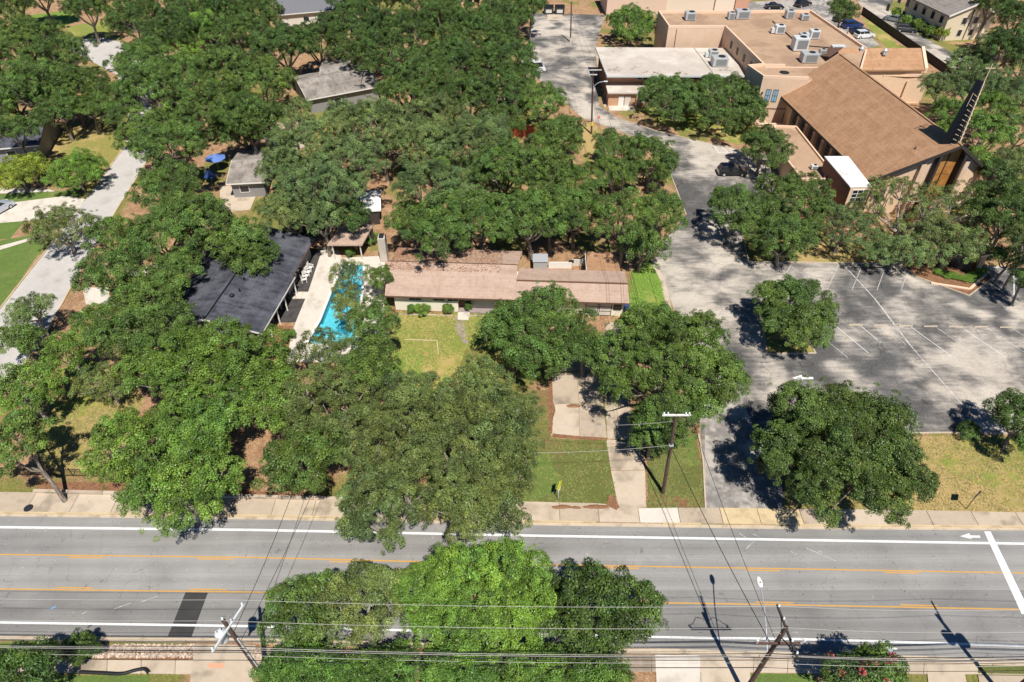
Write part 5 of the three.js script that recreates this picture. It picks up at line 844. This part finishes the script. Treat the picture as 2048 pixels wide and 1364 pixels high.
// ---------------------------------------------------------------- poles, lamps, signs, wires
const wires = (label, name, list, m, group) => list.forEach((p) => { const o = part(numbered(name), wire(p[0], p[1] || 0.018), m, scene); tag(o, label, 'cable', group); });
{
  const pole = (b, top, r, label) => { const t = thing('utility_pole', label, 'utility pole', b); const d = top.clone().sub(b); part('shaft', limbGeo([[[V(0, -0.2, 0), d.clone().multiplyScalar(0.5), d], [r, r * 0.85, r * 0.68], 10]]), M.wood, t); return [t, d]; };
  const arm = (t, c, dir, len, m) => { const a = c.clone().addScaledVector(dir, -len / 2), b = c.clone().addScaledVector(dir, len / 2), o = part('crossarm', beam(a, b, 0.13, 0.15), m, t); return [a, b, o]; };
  const pin = (t, p) => part('insulator', [cyl(0.05, 0.05, 0.12, p.x, p.y + 0.07, p.z, 8), cyl(0.09, 0.06, 0.12, p.x, p.y + 0.17, p.z, 8)], M.insul, t);
  const X = V(1, 0, 0), Z = V(0.08, 0, 1).normalize();
  // brown pole between the driveways
  const b1 = G(1326, 986), h1 = heightAt(b1, 826), t1 = G(1353, 824, h1), [p1, d1] = pole(b1, t1, 0.19, 'brown utility pole with white crossarm between the two driveways');
  const [a1, a1b] = arm(p1, d1.clone().add(V(0.02, -0.25, 0.14)), X, 2.5, M.white); for (const k of [-1.1, -0.75, 0.8, 1.1]) pin(p1, d1.clone().add(V(k, -0.2, 0.14)));
  part('pole_band', beam(d1.clone().multiplyScalar(0.62), d1.clone().multiplyScalar(0.635), 0.4), M.galv, p1);
  // street poles on the near verge
  const R0 = V(18.0, 0, -21.0), RT = G(1573, 1254, 11.5), [pr, dr] = pole(R0, RT, 0.2, 'dark utility pole with street lamp arm beside the near kerb'); const ra = arm(pr, dr.clone().add(V(0.16, -0.5, 0)), Z, 3.6, M.darkTrim); for (const k of [-1.6, -0.7, 0.8, 1.6]) pin(pr, dr.clone().add(V(0.16, -0.42, 0)).addScaledVector(Z, k));
  const ra2 = arm(pr, dr.clone().multiplyScalar(0.82).add(V(0.05, 0, 0.18)), X, 3.4, M.wood); part('brace', [beam(dr.clone().add(V(0.1, -1.6, 0)), dr.clone().add(V(0.16, -0.6, 1.2)), 0.06), beam(dr.clone().add(V(0.1, -1.6, 0)), dr.clone().add(V(0.16, -0.6, -1.2)), 0.06)], M.darkTrim, pr); for (const s of [-1, 1]) part('cutout_switch', beam(dr.clone().multiplyScalar(0.82).add(V(s * 1.5, 0.1, 0.2)), dr.clone().multiplyScalar(0.82).add(V(s * 1.6, 0.7, 0.3)), 0.12), M.insul, pr);
  part('jumper', [1, -1].map((s) => wire([dr.clone().add(V(0.1, -1.2, 0)), dr.clone().add(V(s * 0.7, -0.5, 0.1)), dr.clone().add(V(s * 1.3, -1.4, 0.1)), dr.clone().multiplyScalar(0.82).add(V(s * 1.6, 0.7, 0.3))], 0.03)), M.conductor, pr);
  const L0 = V(-19.3, 0, -21.9), LT = G(446, 1240, 10.8), [pl, dl] = pole(L0, LT, 0.2, 'utility pole with white crossarm and grey transformer beside the near kerb'); const la = arm(pl, dl.clone().add(V(0.16, -0.9, 0.1)), V(0.34, 0, -1).normalize(), 3.6, M.metalLight); for (const k of [-1.65, 0.4, 1.65]) pin(pl, dl.clone().add(V(0.16, -0.82, 0.1)).addScaledVector(V(0.34, 0, -1).normalize(), k)); pin(pl, dl);
  part('transformer', [cyl(0.36, 0.36, 1.0, dl.x - 0.55, dl.y - 2.4, dl.z + 0.25, 16), cyl(0.36, 0.2, 0.12, dl.x - 0.55, dl.y - 1.4, dl.z + 0.25, 16)], M.metalLight, pl); part('bushing', [cyl(0.06, 0.04, 0.3, dl.x - 0.45, dl.y - 1.3, dl.z + 0.15, 8), cyl(0.06, 0.04, 0.3, dl.x - 0.68, dl.y - 1.3, dl.z + 0.35, 8)], M.insul, pl); part('conduit', beam(dl.clone().multiplyScalar(0.3).add(V(0.22, 0, 0.1)), dl.clone().multiplyScalar(0.75).add(V(0.2, 0, 0.1)), 0.1), M.metalLight, pl);
  const Q0 = V(38.1, 0, -20.6), QT = V(38.0, 11.6, -20.7), [pq, dq] = pole(Q0, QT, 0.2, 'utility pole with two transformers standing past the end of the lane arrow'); const qa = arm(pq, dq.clone().add(V(0.16, -0.5, 0)), Z, 3.0, M.darkTrim); part('transformer', [cyl(0.36, 0.36, 1.1, -0.5, 8.2, 0.2, 14)], M.metalLight, pq); part('transformer', [cyl(0.36, 0.36, 1.1, 0.5, 7.8, 0.2, 14)], M.metalLight, pq);
  const E0 = V(-62, 0, -22.4), [pe, de] = pole(E0, V(-62, 11, -22.4), 0.2, 'utility pole further along the near verge past the dark green tree'); const ea = arm(pe, de.clone().add(V(0.16, -0.9, 0)), V(0, 0, -1), 3.6, M.darkTrim);
  const W3 = (b, p) => b.clone().add(p), near = 'wires strung along the near verge';
  const rail = (f) => { const pts = [W3(E0, de), W3(L0, dl), W3(R0, dr), W3(Q0, dq), V(95, 11.4, -20)]; return pts; };
  const P4 = [[E0, de], [L0, dl], [R0, dr], [Q0, dq]], at = (i, dy, dz) => W3(P4[i][0], P4[i][1]).add(V(0.1, dy, dz));
  const spans = (dy, dz, s) => [0, 1, 2].map((i) => sag(at(i, dy, dz), at(i + 1, dy, dz), s)).concat([sag(at(3, dy, dz), V(90, 11.4 + dy, -20.2 + dz), s)]);
  wires('pale bare conductor strung high along the near verge', 'power_line', spans(-0.3, -1.6, 0.5).concat(spans(0.1, 0.1, 0.55)).map((p) => [p, 0.014]), M.conductor, near);
  wires('thick dark communication cable strung low along the near verge', 'telephone_cable', [[-4.3, -0.1], [-4.75, 0.15], [-5.2, -0.2], [-3.7, 0.35], [-5.9, 0.2]].flatMap(([a, b]) => spans(a, b, 0.45)).map((p, i) => [p, 0.02 + (i % 3) * 0.005]), M.cable, near);
  wires('pale bundled cable strung low along the near verge', 'telephone_cable', [[-4.0, 0.1], [-5.45, 0.05], [-1.0, 1.5]].flatMap(([a, b]) => spans(a, b, 0.5)).map((p) => [p, 0.015]), M.conductor, near);
  // cables across the road and up the lane
  const fb = G(1183, 268), fh = heightAt(fb, 137), [pf, df] = pole(fb, G(1186, 137, fh), 0.18, 'tall utility pole with yellow marker at the end of the dry strip'); arm(pf, df.clone().add(V(0, -0.2, 0.14)), V(1, 0, -0.03).normalize(), 3.0, M.offwhite); arm(pf, df.clone().add(V(0, -1.0, 0.14)), X, 1.6, M.offwhite); part('marker', cyl(0.21, 0.21, 0.7, df.x * 0.12, df.y * 0.14, df.z * 0.12, 12), std({ color: hex2(0xd9c64a) }), pf); const lampA = df.clone().multiplyScalar(0.72); part('lamp_arm', wire([lampA, lampA.clone().add(V(0.9, 0.9, 0.1)), lampA.clone().add(V(2.0, 1.2, 0.2))], 0.06), M.galv, pf); part('lamp_head', rbox(0.7, 0.16, 0.3, 0.06, lampA.x + 2.2, lampA.y + 1.2, lampA.z + 0.2), M.metalLight, pf);
  const gb = G(1141, 84), gh = heightAt(gb, 4), [pg, dg] = pole(gb, G(1143, 4, gh), 0.18, 'utility pole standing in the church yard beside the rubbish containers'); part('pole_base', cyl(0.22, 0.22, 1.0, 0, 0, 0, 10), M.offwhite, pg);
  const lane = 'cables running up beside the church lane';
  wires('thin dark cable running up beside the church lane', 'service_cable', [-1.1, -0.75, 1.1].map((k) => [sag(W3(b1, d1).add(V(k, 0.0, 0.1)), W3(fb, df).add(V(k * 0.9, 0, 0.1)), 1.6), 0.018]).concat([[sag(W3(b1, d1.clone().multiplyScalar(0.72)), W3(fb, df.clone().multiplyScalar(0.66)), 1.4), 0.022]]), M.cable, lane);
  wires('thin dark cable from the tall pole to the church yard pole', 'service_cable', [-0.7, 0.7].map((k) => [sag(W3(fb, df).add(V(k, 0, 0)), W3(gb, dg).add(V(k * 0.4, -0.2, 0)), 0.9), 0.018]), M.cable, lane);
  wires('dark cable crossing the road to the brown pole', 'service_cable', [[sag(W3(R0, dr.clone().multiplyScalar(0.72)), W3(b1, d1.clone().multiplyScalar(0.6)), 0.35), 0.03], [sag(W3(R0, dr.clone().multiplyScalar(0.74)).add(V(0.3, 0, 0)), W3(b1, d1).add(V(1.1, 0, 0.1)), 0.4), 0.022]], M.cable, 'cables crossing the main road');
  wires('thin cable from the brown pole to the oaks over the lawn', 'service_cable', [[sag(W3(b1, d1.clone().multiplyScalar(0.62)), G(1000, 905, 6), 0.4), 0.016], [sag(W3(b1, d1.clone().multiplyScalar(0.9)), G(1120, 850, 7), 0.3), 0.016]], M.conductor, 'cables over the front lawn');
  wires('dark service cable from the transformer pole into the front oaks', 'service_cable', [[sag(W3(L0, dl.clone().multiplyScalar(0.8)), G(585, 985, 6.5), 0.3), 0.022], [sag(W3(L0, dl.clone().multiplyScalar(0.66)), G(625, 985, 6), 0.3), 0.02]], M.cable, 'cables crossing the main road');
  // street lamp on the dark pole
  const lm = thing('street_lamp', 'pale grey street lamp on a long arm reaching over the road', 'street lamp', R0), la0 = dr.clone().multiplyScalar(0.58).add(V(0.1, 0, -0.15)), la1 = V(18.95 - R0.x, 7.3, -26.0 - R0.z);
  part('lamp_arm', wire([la0, la0.clone().lerp(la1, 0.5).add(V(0, 0.35, 0)), la1], 0.05), M.galv, lm); part('lamp_head', new THREE.SphereGeometry(0.5, 14, 8).scale(0.42, 0.2, 1.0).translate(la1.x, la1.y, la1.z - 0.4), M.white, lm); part('photocell', cyl(0.05, 0.05, 0.08, la1.x, la1.y + 0.08, la1.z - 0.3, 8), M.metalDark, lm);
  // lamp on the lane
  const l2 = G(1284, 372), lh = heightAt(l2, 338), tl = thing('lane_lamp', 'long silver lamp arm on a wooden pole among the lane oaks', 'street lamp', l2); part('pole', limbGeo([[[V(0, 0, 0), V(0, (lh + 1.5) / 2, 0), V(0.05, lh + 1.5, 0)], [0.15, 0.13, 0.11], 8]]), M.wood, tl); const q2 = G(1360, 341, lh + 3).sub(l2); part('lamp_arm', wire([V(0, lh - 0.6, 0), V(q2.x * 0.5, lh + 0.8, q2.z * 0.4), V(q2.x * 0.92, lh + 1.3, 0)], 0.06), M.galv, tl); part('lamp_head', rbox(1.0, 0.16, 0.34, 0.06, q2.x * 0.92 + 0.4, lh + 1.32, 0), M.metalLight, tl);
  const l3 = G(1232, 480), t3 = thing('utility_pole', 'slim utility pole top among the oaks behind the ranch house', 'utility pole', l3); part('shaft', limbGeo([[[V(0, 0, 0), V(0, 5, 0), V(0, 10, 0)], [0.15, 0.13, 0.11], 8]]), M.wood, t3);
  // signs
  const ys = thing('warning_sign', 'yellow diamond warning sign on the lawn by the pavement', 'sign', G(1116, 1000), -0.45); part('post', cyl(0.035, 0.035, 2.9, 0, 0, 0, 8), M.galv, ys); part('sign_plate', new THREE.BoxGeometry(0.86, 0.86, 0.03).rotateZ(Math.PI / 4).rotateY(Math.PI / 2).translate(0.05, 2.45, 0), std({ color: hex2(0xd8d625), roughness: 0.5 }), ys); part('supplementary_plate', box(0.03, 0.34, 0.55, 0.05, 1.7, 0), M.white, ys);
  const ds = thing('warning_sign', 'diamond road sign showing its dark back on the dry lawn', 'sign', G(1932, 1018), -0.35); part('post', cyl(0.035, 0.035, 2.9, 0, 0, 0, 8), M.metalDark, ds); part('sign_plate', new THREE.BoxGeometry(0.9, 0.9, 0.03).rotateZ(Math.PI / 4).rotateY(0.9).translate(0, 2.45, 0.05), M.metalDark, ds);
  // iron fence and retaining wall at the left yard
  const fe = thing('iron_fence', 'black iron picket fence along the dry side yard', 'fence'); const f0 = G(-60, 948), f1 = G(200, 954), fd = f1.clone().sub(f0), fl = fd.length(); part('rail', [beam(hv(f0, 1.15), hv(f1, 1.15), 0.04), beam(hv(f0, 0.2), hv(f1, 0.2), 0.04)], M.black, fe); const pk = []; for (let i = 0; i < fl / 0.14; i++) { const p = lerp3(f0, f1, i * 0.14 / fl); pk.push(box(0.02, 1.25, 0.02, p.x, 0.62, p.z)); } part('pickets', pk, M.black, fe, { kind: 'stuff' }); for (let i = 0; i <= 5; i++) { const p = lerp3(f0, f1, i / 5); part('post', box(0.06, 1.4, 0.06, p.x, 0.7, p.z), M.black, fe); } settle(fe, f0);
  const rwl = thing('retaining_wall', 'low cream retaining wall at the back of the far pavement', 'wall'); for (let i = 0; i < 9; i++) { const a = lerp3(G(70, 985), G(700, 1001), i / 9), b = lerp3(G(70, 985), G(700, 1001), (i + 1) / 9 - 0.002); part('block', beam(a.setY(0.24), b.setY(0.24), 0.3, 0.3), M.con[i % 3], rwl); } settle(rwl, G(70, 985));
  const tp = thing('silt_sock', 'black twisted silt sock lying across the near pavement', 'silt sock'); { const cp = px([[160, 1344], [205, 1346], [245, 1347], [268, 1341], [290, 1338], [298, 1346]], 0.16); part('sock', new THREE.TubeGeometry(new THREE.CatmullRomCurve3(cp), 40, 0.14, 8), M.black, tp); settle(tp, cp[0]); for (const ch of tp.children) ch.updateMatrix(); }
  const lb = struct('planting_bed'); part('mulch', sheet(px([[75, 962], [310, 968], [560, 985], [690, 997], [540, 996], [300, 988], [75, 983]]), 0.014), M.mulch, lb);
  const mh = thing('manhole_cover', 'round dark manhole cover in the far pavement', 'manhole', G(57, 1016, 0.106)); part('cover', cyl(0.42, 0.42, 0.02, 0, 0, 0, 20), M.metalDark, mh);
  const cone = thing('traffic_cone', 'small orange traffic cone in the lane beside the classrooms', 'traffic cone', G(1198, 236)); part('cone', new THREE.ConeGeometry(0.2, 0.7, 12).translate(0, 0.38, 0), std({ color: hex2(0xe0552a) }), cone); part('base', box(0.45, 0.05, 0.45, 0, 0.03, 0), std({ color: hex2(0xd04a24) }), cone);
  // rubbish containers
  for (const [x, l] of [[1097, 'dark rubbish container with white front panel beside the hedge'], [1119, 'dark rubbish container next to the utility pole']]) { const t = thing('rubbish_container', l, 'container', G(x, 27)); part('body', box(2.4, 1.7, 1.8, 0, 0.95, 0), std({ color: hex2(0x2c3138) }), t); part('lid', slab([V(-1.25, 1.95, -0.95), V(1.25, 1.95, -0.95), V(1.25, 1.8, 0.95), V(-1.25, 1.8, 0.95)], 0.06), M.black, t); part('front_panel', box(1.5, 0.8, 0.04, 0, 0.8, 0.93), M.offwhite, t); }
  const pad = struct('container_pad'); part('slab', sheet(px([[1095, 29], [1125, 28], [1126, 40], [1094, 40]]), 0.02), M.con[2], pad);
  // wheel stops
  const ws = thing('wheel_stop', 'cream concrete wheel stop in the row across the parking lot', 'wheel stop', V(0, 0, 0), 0, 'wheel stops in the parking row'); part('bar', new THREE.ExtrudeGeometry(new THREE.Shape([new THREE.Vector2(-0.08, 0), new THREE.Vector2(0.08, 0), new THREE.Vector2(0.05, 0.12), new THREE.Vector2(-0.05, 0.12)]), { depth: 1.75, bevelEnabled: false }).translate(0, 0, -0.875).rotateY(Math.PI / 2), M.kerb, ws); const sp = [[1664, 648], [1711, 650], [1761, 651], [1811, 652], [1861, 653], [1911, 653.5], [1962, 654], [2013, 655]]; ws.position.copy(G(...sp[0], 0.012)); for (const p of sp.slice(1)) dup(ws, G(...p, 0.012), rr(-0.03, 0.03)); dup(ws, G(2066, 655.5, 0.012), 0.01);
  part('leaf_drift', sheet(rough([[1096, 752], [1103, 756], [1105, 800], [1112, 822], [1104, 842], [1104, 868], [1097, 866], [1094, 800]], 0.12, 611), 0.024), M.mulch, drive); part('leaf_drift', sheet(rough([[1218, 990], [1226, 992], [1240, 1018], [1232, 1022], [1212, 1012]], 0.15, 612), 0.108), M.mulch, drive); part('leaf_drift', sheet(rough([[1105, 868], [1215, 876], [1214, 882], [1105, 875]], 0.1, 613), 0.023), M.mulch, drive); part('leaf_drift', sheet(rough([[1296, 985], [1330, 990], [1411, 1000], [1410, 1014], [1296, 1014]], 0.25, 614), 0.012), M.mulch, drive);
  // leaf piles on the pavement
  for (const [x, y, a, b, l] of [[1122, 1014, 1.0, 0.22, 'heap of brown leaves on the pavement under the yellow sign'], [1151, 1015, 0.5, 0.16, 'small heap of brown leaves between two longer ones'], [1192, 1014, 1.4, 0.24, 'long heap of brown leaves beside the driveway mouth'], [1147, 811, 0.8, 0.3, 'dark clump of wet leaves on the driveway slab']]) { const p = G(x, y, 0.1), g = new THREE.SphereGeometry(1, 16, 8, 0, 6.2832, 0, 1.57).toNonIndexed(), q = g.attributes.position; for (let i = 0; i < q.count; i++) { const n = 0.75 + 0.5 * vn(q.getX(i) * 3 + 9, q.getZ(i) * 3 + 9, 64, Math.round(x)); q.setXYZ(i, q.getX(i) * a * n, q.getY(i) * 0.1 * n, q.getZ(i) * b * n); } g.computeVertexNormals(); const t = thing('leaf_pile', l, 'leaf pile', y < 900 ? p.setY(0.018) : p); part('leaves', g, M.mulch, t); }
  const rk = thing('verge_rocks', 'pale river stones bedded along the near kerb', 'rocks'); rk.userData.kind = 'stuff'; { reseed(91); const g = new THREE.IcosahedronGeometry(1, 0), im = new THREE.InstancedMesh(g, std({ color: col(0.52, 0.42, 0.33) }), 1500), m4 = new THREE.Matrix4(), q = new THREE.Quaternion(), e = new THREE.Euler(), c = new THREE.Color(); for (let i = 0; i < 1500; i++) { const u = rnd(), v = rnd(), right = i > 1150, p = right ? G(500 + u * 60, 1300 + v * 26) : G(178 + u * 212, 1289 + v * 26); e.set(rnd() * 6, rnd() * 6, rnd() * 6); q.setFromEuler(e); const s = rr(0.05, 0.13); im.setMatrixAt(i, m4.compose(p.setY(s * 0.4), q, V(s * rr(0.8, 1.5), s * 0.8, s))); const k = rr(0.6, 1.35); im.setColorAt(i, c.setRGB(k, k * rr(0.92, 1), k * rr(0.82, 1))); } im.name = 'stones'; im.userData.kind = 'stuff'; rk.add(im); }
}
// pale scuffs and scratches on the asphalt
for (const [x0, y0, x1, y1] of [[1478, 1066, 1502, 1082], [1492, 1098, 1510, 1080], [1506, 1068, 1520, 1074], [1612, 1096, 1672, 1122], [1582, 1103, 1596, 1110], [228, 1218, 262, 1206], [282, 1204, 316, 1192], [164, 1228, 176, 1222]]) { const a = G(x0, y0), b = G(x1, y1), d = b.clone().sub(a).normalize(), n = V(-d.z, 0, d.x).multiplyScalar(0.035); part('scuff_mark', sheet([a.clone().add(n), b.clone().addScaledVector(n, 0.4), b.clone().addScaledVector(n, -0.4), a.clone().sub(n)], 0.0125), M.paintFaded, road); }
// ---------------------------------------------------------------- vehicles
function carProto(o) {
  const t = new THREE.Group(), L = o.L, Wd = o.W, Hh = o.H, van = o.van, paint = o.paint;
  const shp = new THREE.Shape(); const hL = L / 2, belt = o.belt;
  shp.moveTo(-hL, 0.35); shp.lineTo(-hL, belt * 0.86); shp.quadraticCurveTo(-hL + 0.05, belt, -hL + 0.35, belt); shp.lineTo(hL - (van ? 0.55 : 1.15), belt); shp.quadraticCurveTo(hL - 0.2, belt * 0.93, hL, belt * 0.66); shp.lineTo(hL, 0.35);
  for (const c of [hL - 0.85, -hL + 0.85]) { shp.lineTo(c + 0.4, 0.3); shp.absarc(c, 0.3, 0.4, 0, Math.PI, false); }
  shp.lineTo(-hL, 0.35);
  const ex = (s, w, bv) => new THREE.ExtrudeGeometry(s, { depth: w - 2 * bv, bevelEnabled: true, bevelThickness: bv, bevelSize: bv * 0.6, bevelSegments: 2, curveSegments: 6 }).translate(0, 0, -(w - 2 * bv) / 2);
  part('body', ex(shp, Wd, 0.09), paint, t);
  const cab = new THREE.Shape(), r0 = -hL + (o.hatch ? 0.12 : 0.75), r1 = van ? hL - 0.5 : hL - 1.25; cab.moveTo(r0, belt); cab.lineTo(r0 + (o.hatch ? 0.3 : 0.6), Hh - 0.05); cab.lineTo(r1 - (van ? 0.4 : 0.95), Hh - 0.05); cab.lineTo(r1, belt); cab.lineTo(r0, belt);
  part('windows', ex(cab, Wd - 0.22, 0.1), M.glass, t);
  part('roof', rbox((r1 - (van ? 0.4 : 0.95)) - (r0 + (o.hatch ? 0.3 : 0.6)) + 0.1, 0.09, Wd - 0.34, 0.04, ((r1 - (van ? 0.4 : 0.95)) + (r0 + (o.hatch ? 0.3 : 0.6))) / 2, Hh - 0.01, 0), paint, t);
  for (const s of [-1, 1]) { const pl = []; for (const x of [r0 + 0.4, (r0 + r1) / 2 - 0.2]) pl.push(beam(V(x, belt, s * (Wd / 2 - 0.12)), V(x + 0.08, Hh - 0.05, s * (Wd / 2 - 0.17)), 0.09)); part('pillar', pl, paint, t); }
  for (const x of [hL - 0.85, -hL + 0.85]) for (const s of [-1, 1]) { const w = part('wheel', new THREE.CylinderGeometry(0.33, 0.33, 0.22, 16).rotateX(Math.PI / 2).translate(x, 0.33, s * (Wd / 2 - 0.12)), M.rubber, t); part('rim', new THREE.CylinderGeometry(0.2, 0.2, 0.24, 10).rotateX(Math.PI / 2).translate(x, 0.33, s * (Wd / 2 - 0.12)), M.galv, w); }
  for (const s of [-1, 1]) { part('headlight', rbox(0.08, 0.14, 0.34, 0.03, hL - 0.02, belt * 0.72, s * (Wd / 2 - 0.3)), M.insul, t); part('tail_light', rbox(0.08, 0.3, 0.2, 0.03, -hL - 0.02, belt * 0.85, s * (Wd / 2 - 0.22)), std({ color: hex2(0x9c1f1c), roughness: 0.3 }), t); part('mirror', rbox(0.12, 0.12, 0.18, 0.03, r1 - 0.35, belt + 0.08, s * (Wd / 2 + 0.06)), paint, t); }
  return t;
}
{
  const paint = (h, m = 0.1) => new THREE.MeshPhysicalMaterial({ color: hex2(h), roughness: 0.35, metalness: m, clearcoat: 1, clearcoatRoughness: 0.08 });
  const car = (label, cat, p, turn, o, name = 'parked_car') => { const t = carProto(o); t.name = numbered(name); t.position.copy(p); t.rotation.y = turn; t.userData = { label, category: cat, group: 'parked vehicles' }; scene.add(t); };
  const sed = { L: 4.7, W: 1.85, H: 1.45, belt: 0.92 }, suv = { L: 4.7, W: 1.9, H: 1.72, belt: 1.05, hatch: true }, van = { L: 5.6, W: 2.05, H: 2.2, belt: 1.15, hatch: true, van: true };
  car('black parked car under the blue green oak beside the church lane', 'car', G(1463, 348, 0.012), 0, { ...suv, paint: paint(0x101114) });
  car('white parked van half hidden by the oaks in the church yard', 'van', G(1064, 143, 0.012), 0.15, { ...van, paint: paint(0xe3e3e1) }, 'parked_van');
  car('dark parked car under the oaks near the red fence', 'car', G(1042, 216, 0.012), 0.4, { ...suv, paint: paint(0x23262b) });
  car('black parked car beyond the first hall buttress', 'car', G(1684, 42, 0.012), 0.2, { ...sed, paint: paint(0x15161a) });
  car('dark blue parked pickup beside the hall wall', 'car', G(1703, 55, 0.012), 0.25, { ...suv, L: 5.2, paint: paint(0x1d3570) });
  car('navy parked car between the pickup and the white car', 'car', G(1717, 66, 0.012), 0.25, { ...sed, paint: paint(0x1b2a48) });
  car('white parked car beside the hall wall', 'car', G(1727, 75, 0.012), 0.2, { ...suv, paint: paint(0xe8e8e6) });
  car('silver parked car beside the clipped apartment bushes', 'car', G(1786, 42, 0.012), 2.3, { ...sed, paint: paint(0x9aa5aa, 0.5) });
  car('dark grey parked wagon in the apartment lane', 'car', G(1811, 63, 0.012), -0.3, { ...suv, paint: paint(0x2b3038) });
  car('black parked car behind the hall parapet', 'car', G(1605, 12, 0.012), 0.5, { ...suv, paint: paint(0x131418) });
  car('dark parked car hidden low behind the hall parapet', 'car', G(1548, 17, 0.012), 0, { ...sed, paint: paint(0x1a1b1f) });
  car('silver parked car at the mouth of the white driveway', 'car', G(-2, 424, 0.012), 1.2, { ...suv, paint: paint(0xc3cad6, 0.4) });
  car('white parked car under the trees at the end of the apartment lane', 'car', G(1912, 122, 0.012), 0.4, { ...sed, paint: paint(0xdfe6e8) });
  car('red parked car under the trees at the end of the apartment lane', 'car', G(1934, 132, 0.012), 0.4, { ...sed, paint: paint(0x7a1d1a) });
  for (const [x, y, l] of [[1663, 60, 'tan buttress wall beside the black parked car'], [1702, 82, 'tan buttress wall beside the white parked car']]) { const p = G(x, y, 7), t = thing('buttress_wall', l, 'wall', hv(p, 0)); part('wall', slab([V(-1.2, 8.9, 0), V(1.4, 7.0, -0.4), V(1.4, 7.0, -0.75), V(-1.2, 8.9, -0.35)], 6.6), M.cap, t); part('footing', box(2.8, 0.4, 0.6, 0.1, 0.2, -0.3), M.con[0], t); }
  for (const [x, y, r, l] of [[1792, 28, 9, 'round clipped bush by the silver car'], [1811, 42, 13, 'round clipped bush between the two apartment cars'], [1838, 52, 16, 'broad clipped bush by the apartment wall'], [1862, 64, 13, 'dark clipped bush at the apartment corner']]) tree(x, y, r, r * 0.95, 'bright', l, { name: 'clipped_bush', cat: 'shrub', shrub: true, top: 2.6, v: 1.3, tuft: 0.7, lobes: 1.5 });
  tree(1885, 66, 16, 16, 'yellow', 'orange yellow bush at the apartment corner', { name: 'shrub', cat: 'shrub', shrub: true, top: 3, v: 1.4 });
}
// pink flower heads of the crape myrtle are its own part
{
  const t = scene.children.find((o) => o.name === 'crape_myrtle'), crown = t.children.find((o) => o.name === 'crown'), g = tuftGeo(60, 0.32, 0.12, 0.1, 990), m4 = new THREE.Matrix4(), p = V(0, 0, 0), list = []; reseed(61);
  for (let i = 0; i < crown.count; i++) { crown.getMatrixAt(i, m4); p.setFromMatrixPosition(m4); if (rnd() < 0.15 && p.x < 1.2) list.push(m4.clone().makeTranslation(p.x + rr(-0.2, 0.2), p.y + 0.35, p.z + rr(-0.2, 0.2))); }
  const im = new THREE.InstancedMesh(g, leafMat(0.4, 0.05, 0.1), list.length); list.forEach((m, i) => im.setMatrixAt(i, m)); im.name = 'flower_head'; im.userData.kind = 'stuff'; t.add(im);
}

// ---------------------------------------------------------------- standing grass on the near lawns
{
  reseed(431); const pos = [], nor = []; for (let i = 0; i < 9; i++) { const a = rnd() * 6.283, r = rr(0, 0.09), x = Math.cos(a) * r, z = Math.sin(a) * r, l = V(rr(-0.1, 0.1), rr(0.02, 0.05), rr(-0.1, 0.1)), s = V(-l.z, 0, l.x).normalize().multiplyScalar(0.02); const A = V(x, 0, z).add(s), B = V(x, 0, z).sub(s), C = V(x, 0, z).add(l); pos.push(...A, ...B, ...C); for (let k = 0; k < 3; k++) nor.push(0, 1, 0); }
  const g = new THREE.BufferGeometry(); g.setAttribute('position', new THREE.Float32BufferAttribute(pos, 3));
  const inside = (P, x, z) => { let c = false; for (let i = 0, j = P.length - 1; i < P.length; j = i++) { if ((P[i].z > z) !== (P[j].z > z) && x < (P[j].x - P[i].x) * (z - P[i].z) / (P[j].z - P[i].z) + P[i].x) c = !c; } return c; };
  const spec = [[0, 9000, [0.34, 0.34, 0.09]], [2, 9000, [0.2, 0.23, 0.06]], [4, 5000, [0.2, 0.22, 0.06]], [7, 14000, [0.42, 0.34, 0.13]], [6, 3500, [0.2, 0.36, 0.05]], [9, 6000, [0.4, 0.33, 0.13]], [11, 4000, [0.16, 0.26, 0.05]]], ms = [], cs = [], m4 = new THREE.Matrix4(), q = new THREE.Quaternion();
  for (const [li, n, c] of spec) { const P = lawns[li]; let x0 = 1e9, x1 = -1e9, z0 = 1e9, z1 = -1e9; for (const p of P) { x0 = Math.min(x0, p.x); x1 = Math.max(x1, p.x); z0 = Math.min(z0, p.z); z1 = Math.max(z1, p.z); } x1 = Math.min(x1, 60); x0 = Math.max(x0, -62); for (let i = 0, k = 0; i < n && k < n * 4; k++) { const x = rr(x0, x1), z = rr(z0, z1); if (!inside(P, x, z)) continue; i++; const cl = fbm(x / 40 + 3, z / 40 + 3, 24, 3, 77); if (cl < 0.3 + 0.2 * rnd()) continue; q.setFromAxisAngle(V(0, 1, 0), rnd() * 6.28); const s = rr(0.8, 1.8); ms.push(m4.compose(V(x, 0.006, z), q, V(s, s * rr(0.6, 1.1), s)).clone()); const t = rr(0.65, 1.2), d = rr(-0.1, 0.18); cs.push([c[0] * t * (1 + d), c[1] * t, c[2] * t]); } }
  const im = new THREE.InstancedMesh(g, std({ color: 0xffffff, side: THREE.DoubleSide }), ms.length), c = new THREE.Color(); ms.forEach((m, i) => { im.setMatrixAt(i, m); im.setColorAt(i, c.setRGB(...cs[i])); }); im.name = 'grass'; im.userData = { kind: 'stuff', label: 'short uneven grass standing on the lawns', category: 'grass' }; scene.add(im);
}
scene.traverse((o) => { if (o.isMesh) { o.castShadow = true; o.receiveShadow = true; } });
renderer.render(scene, camera);
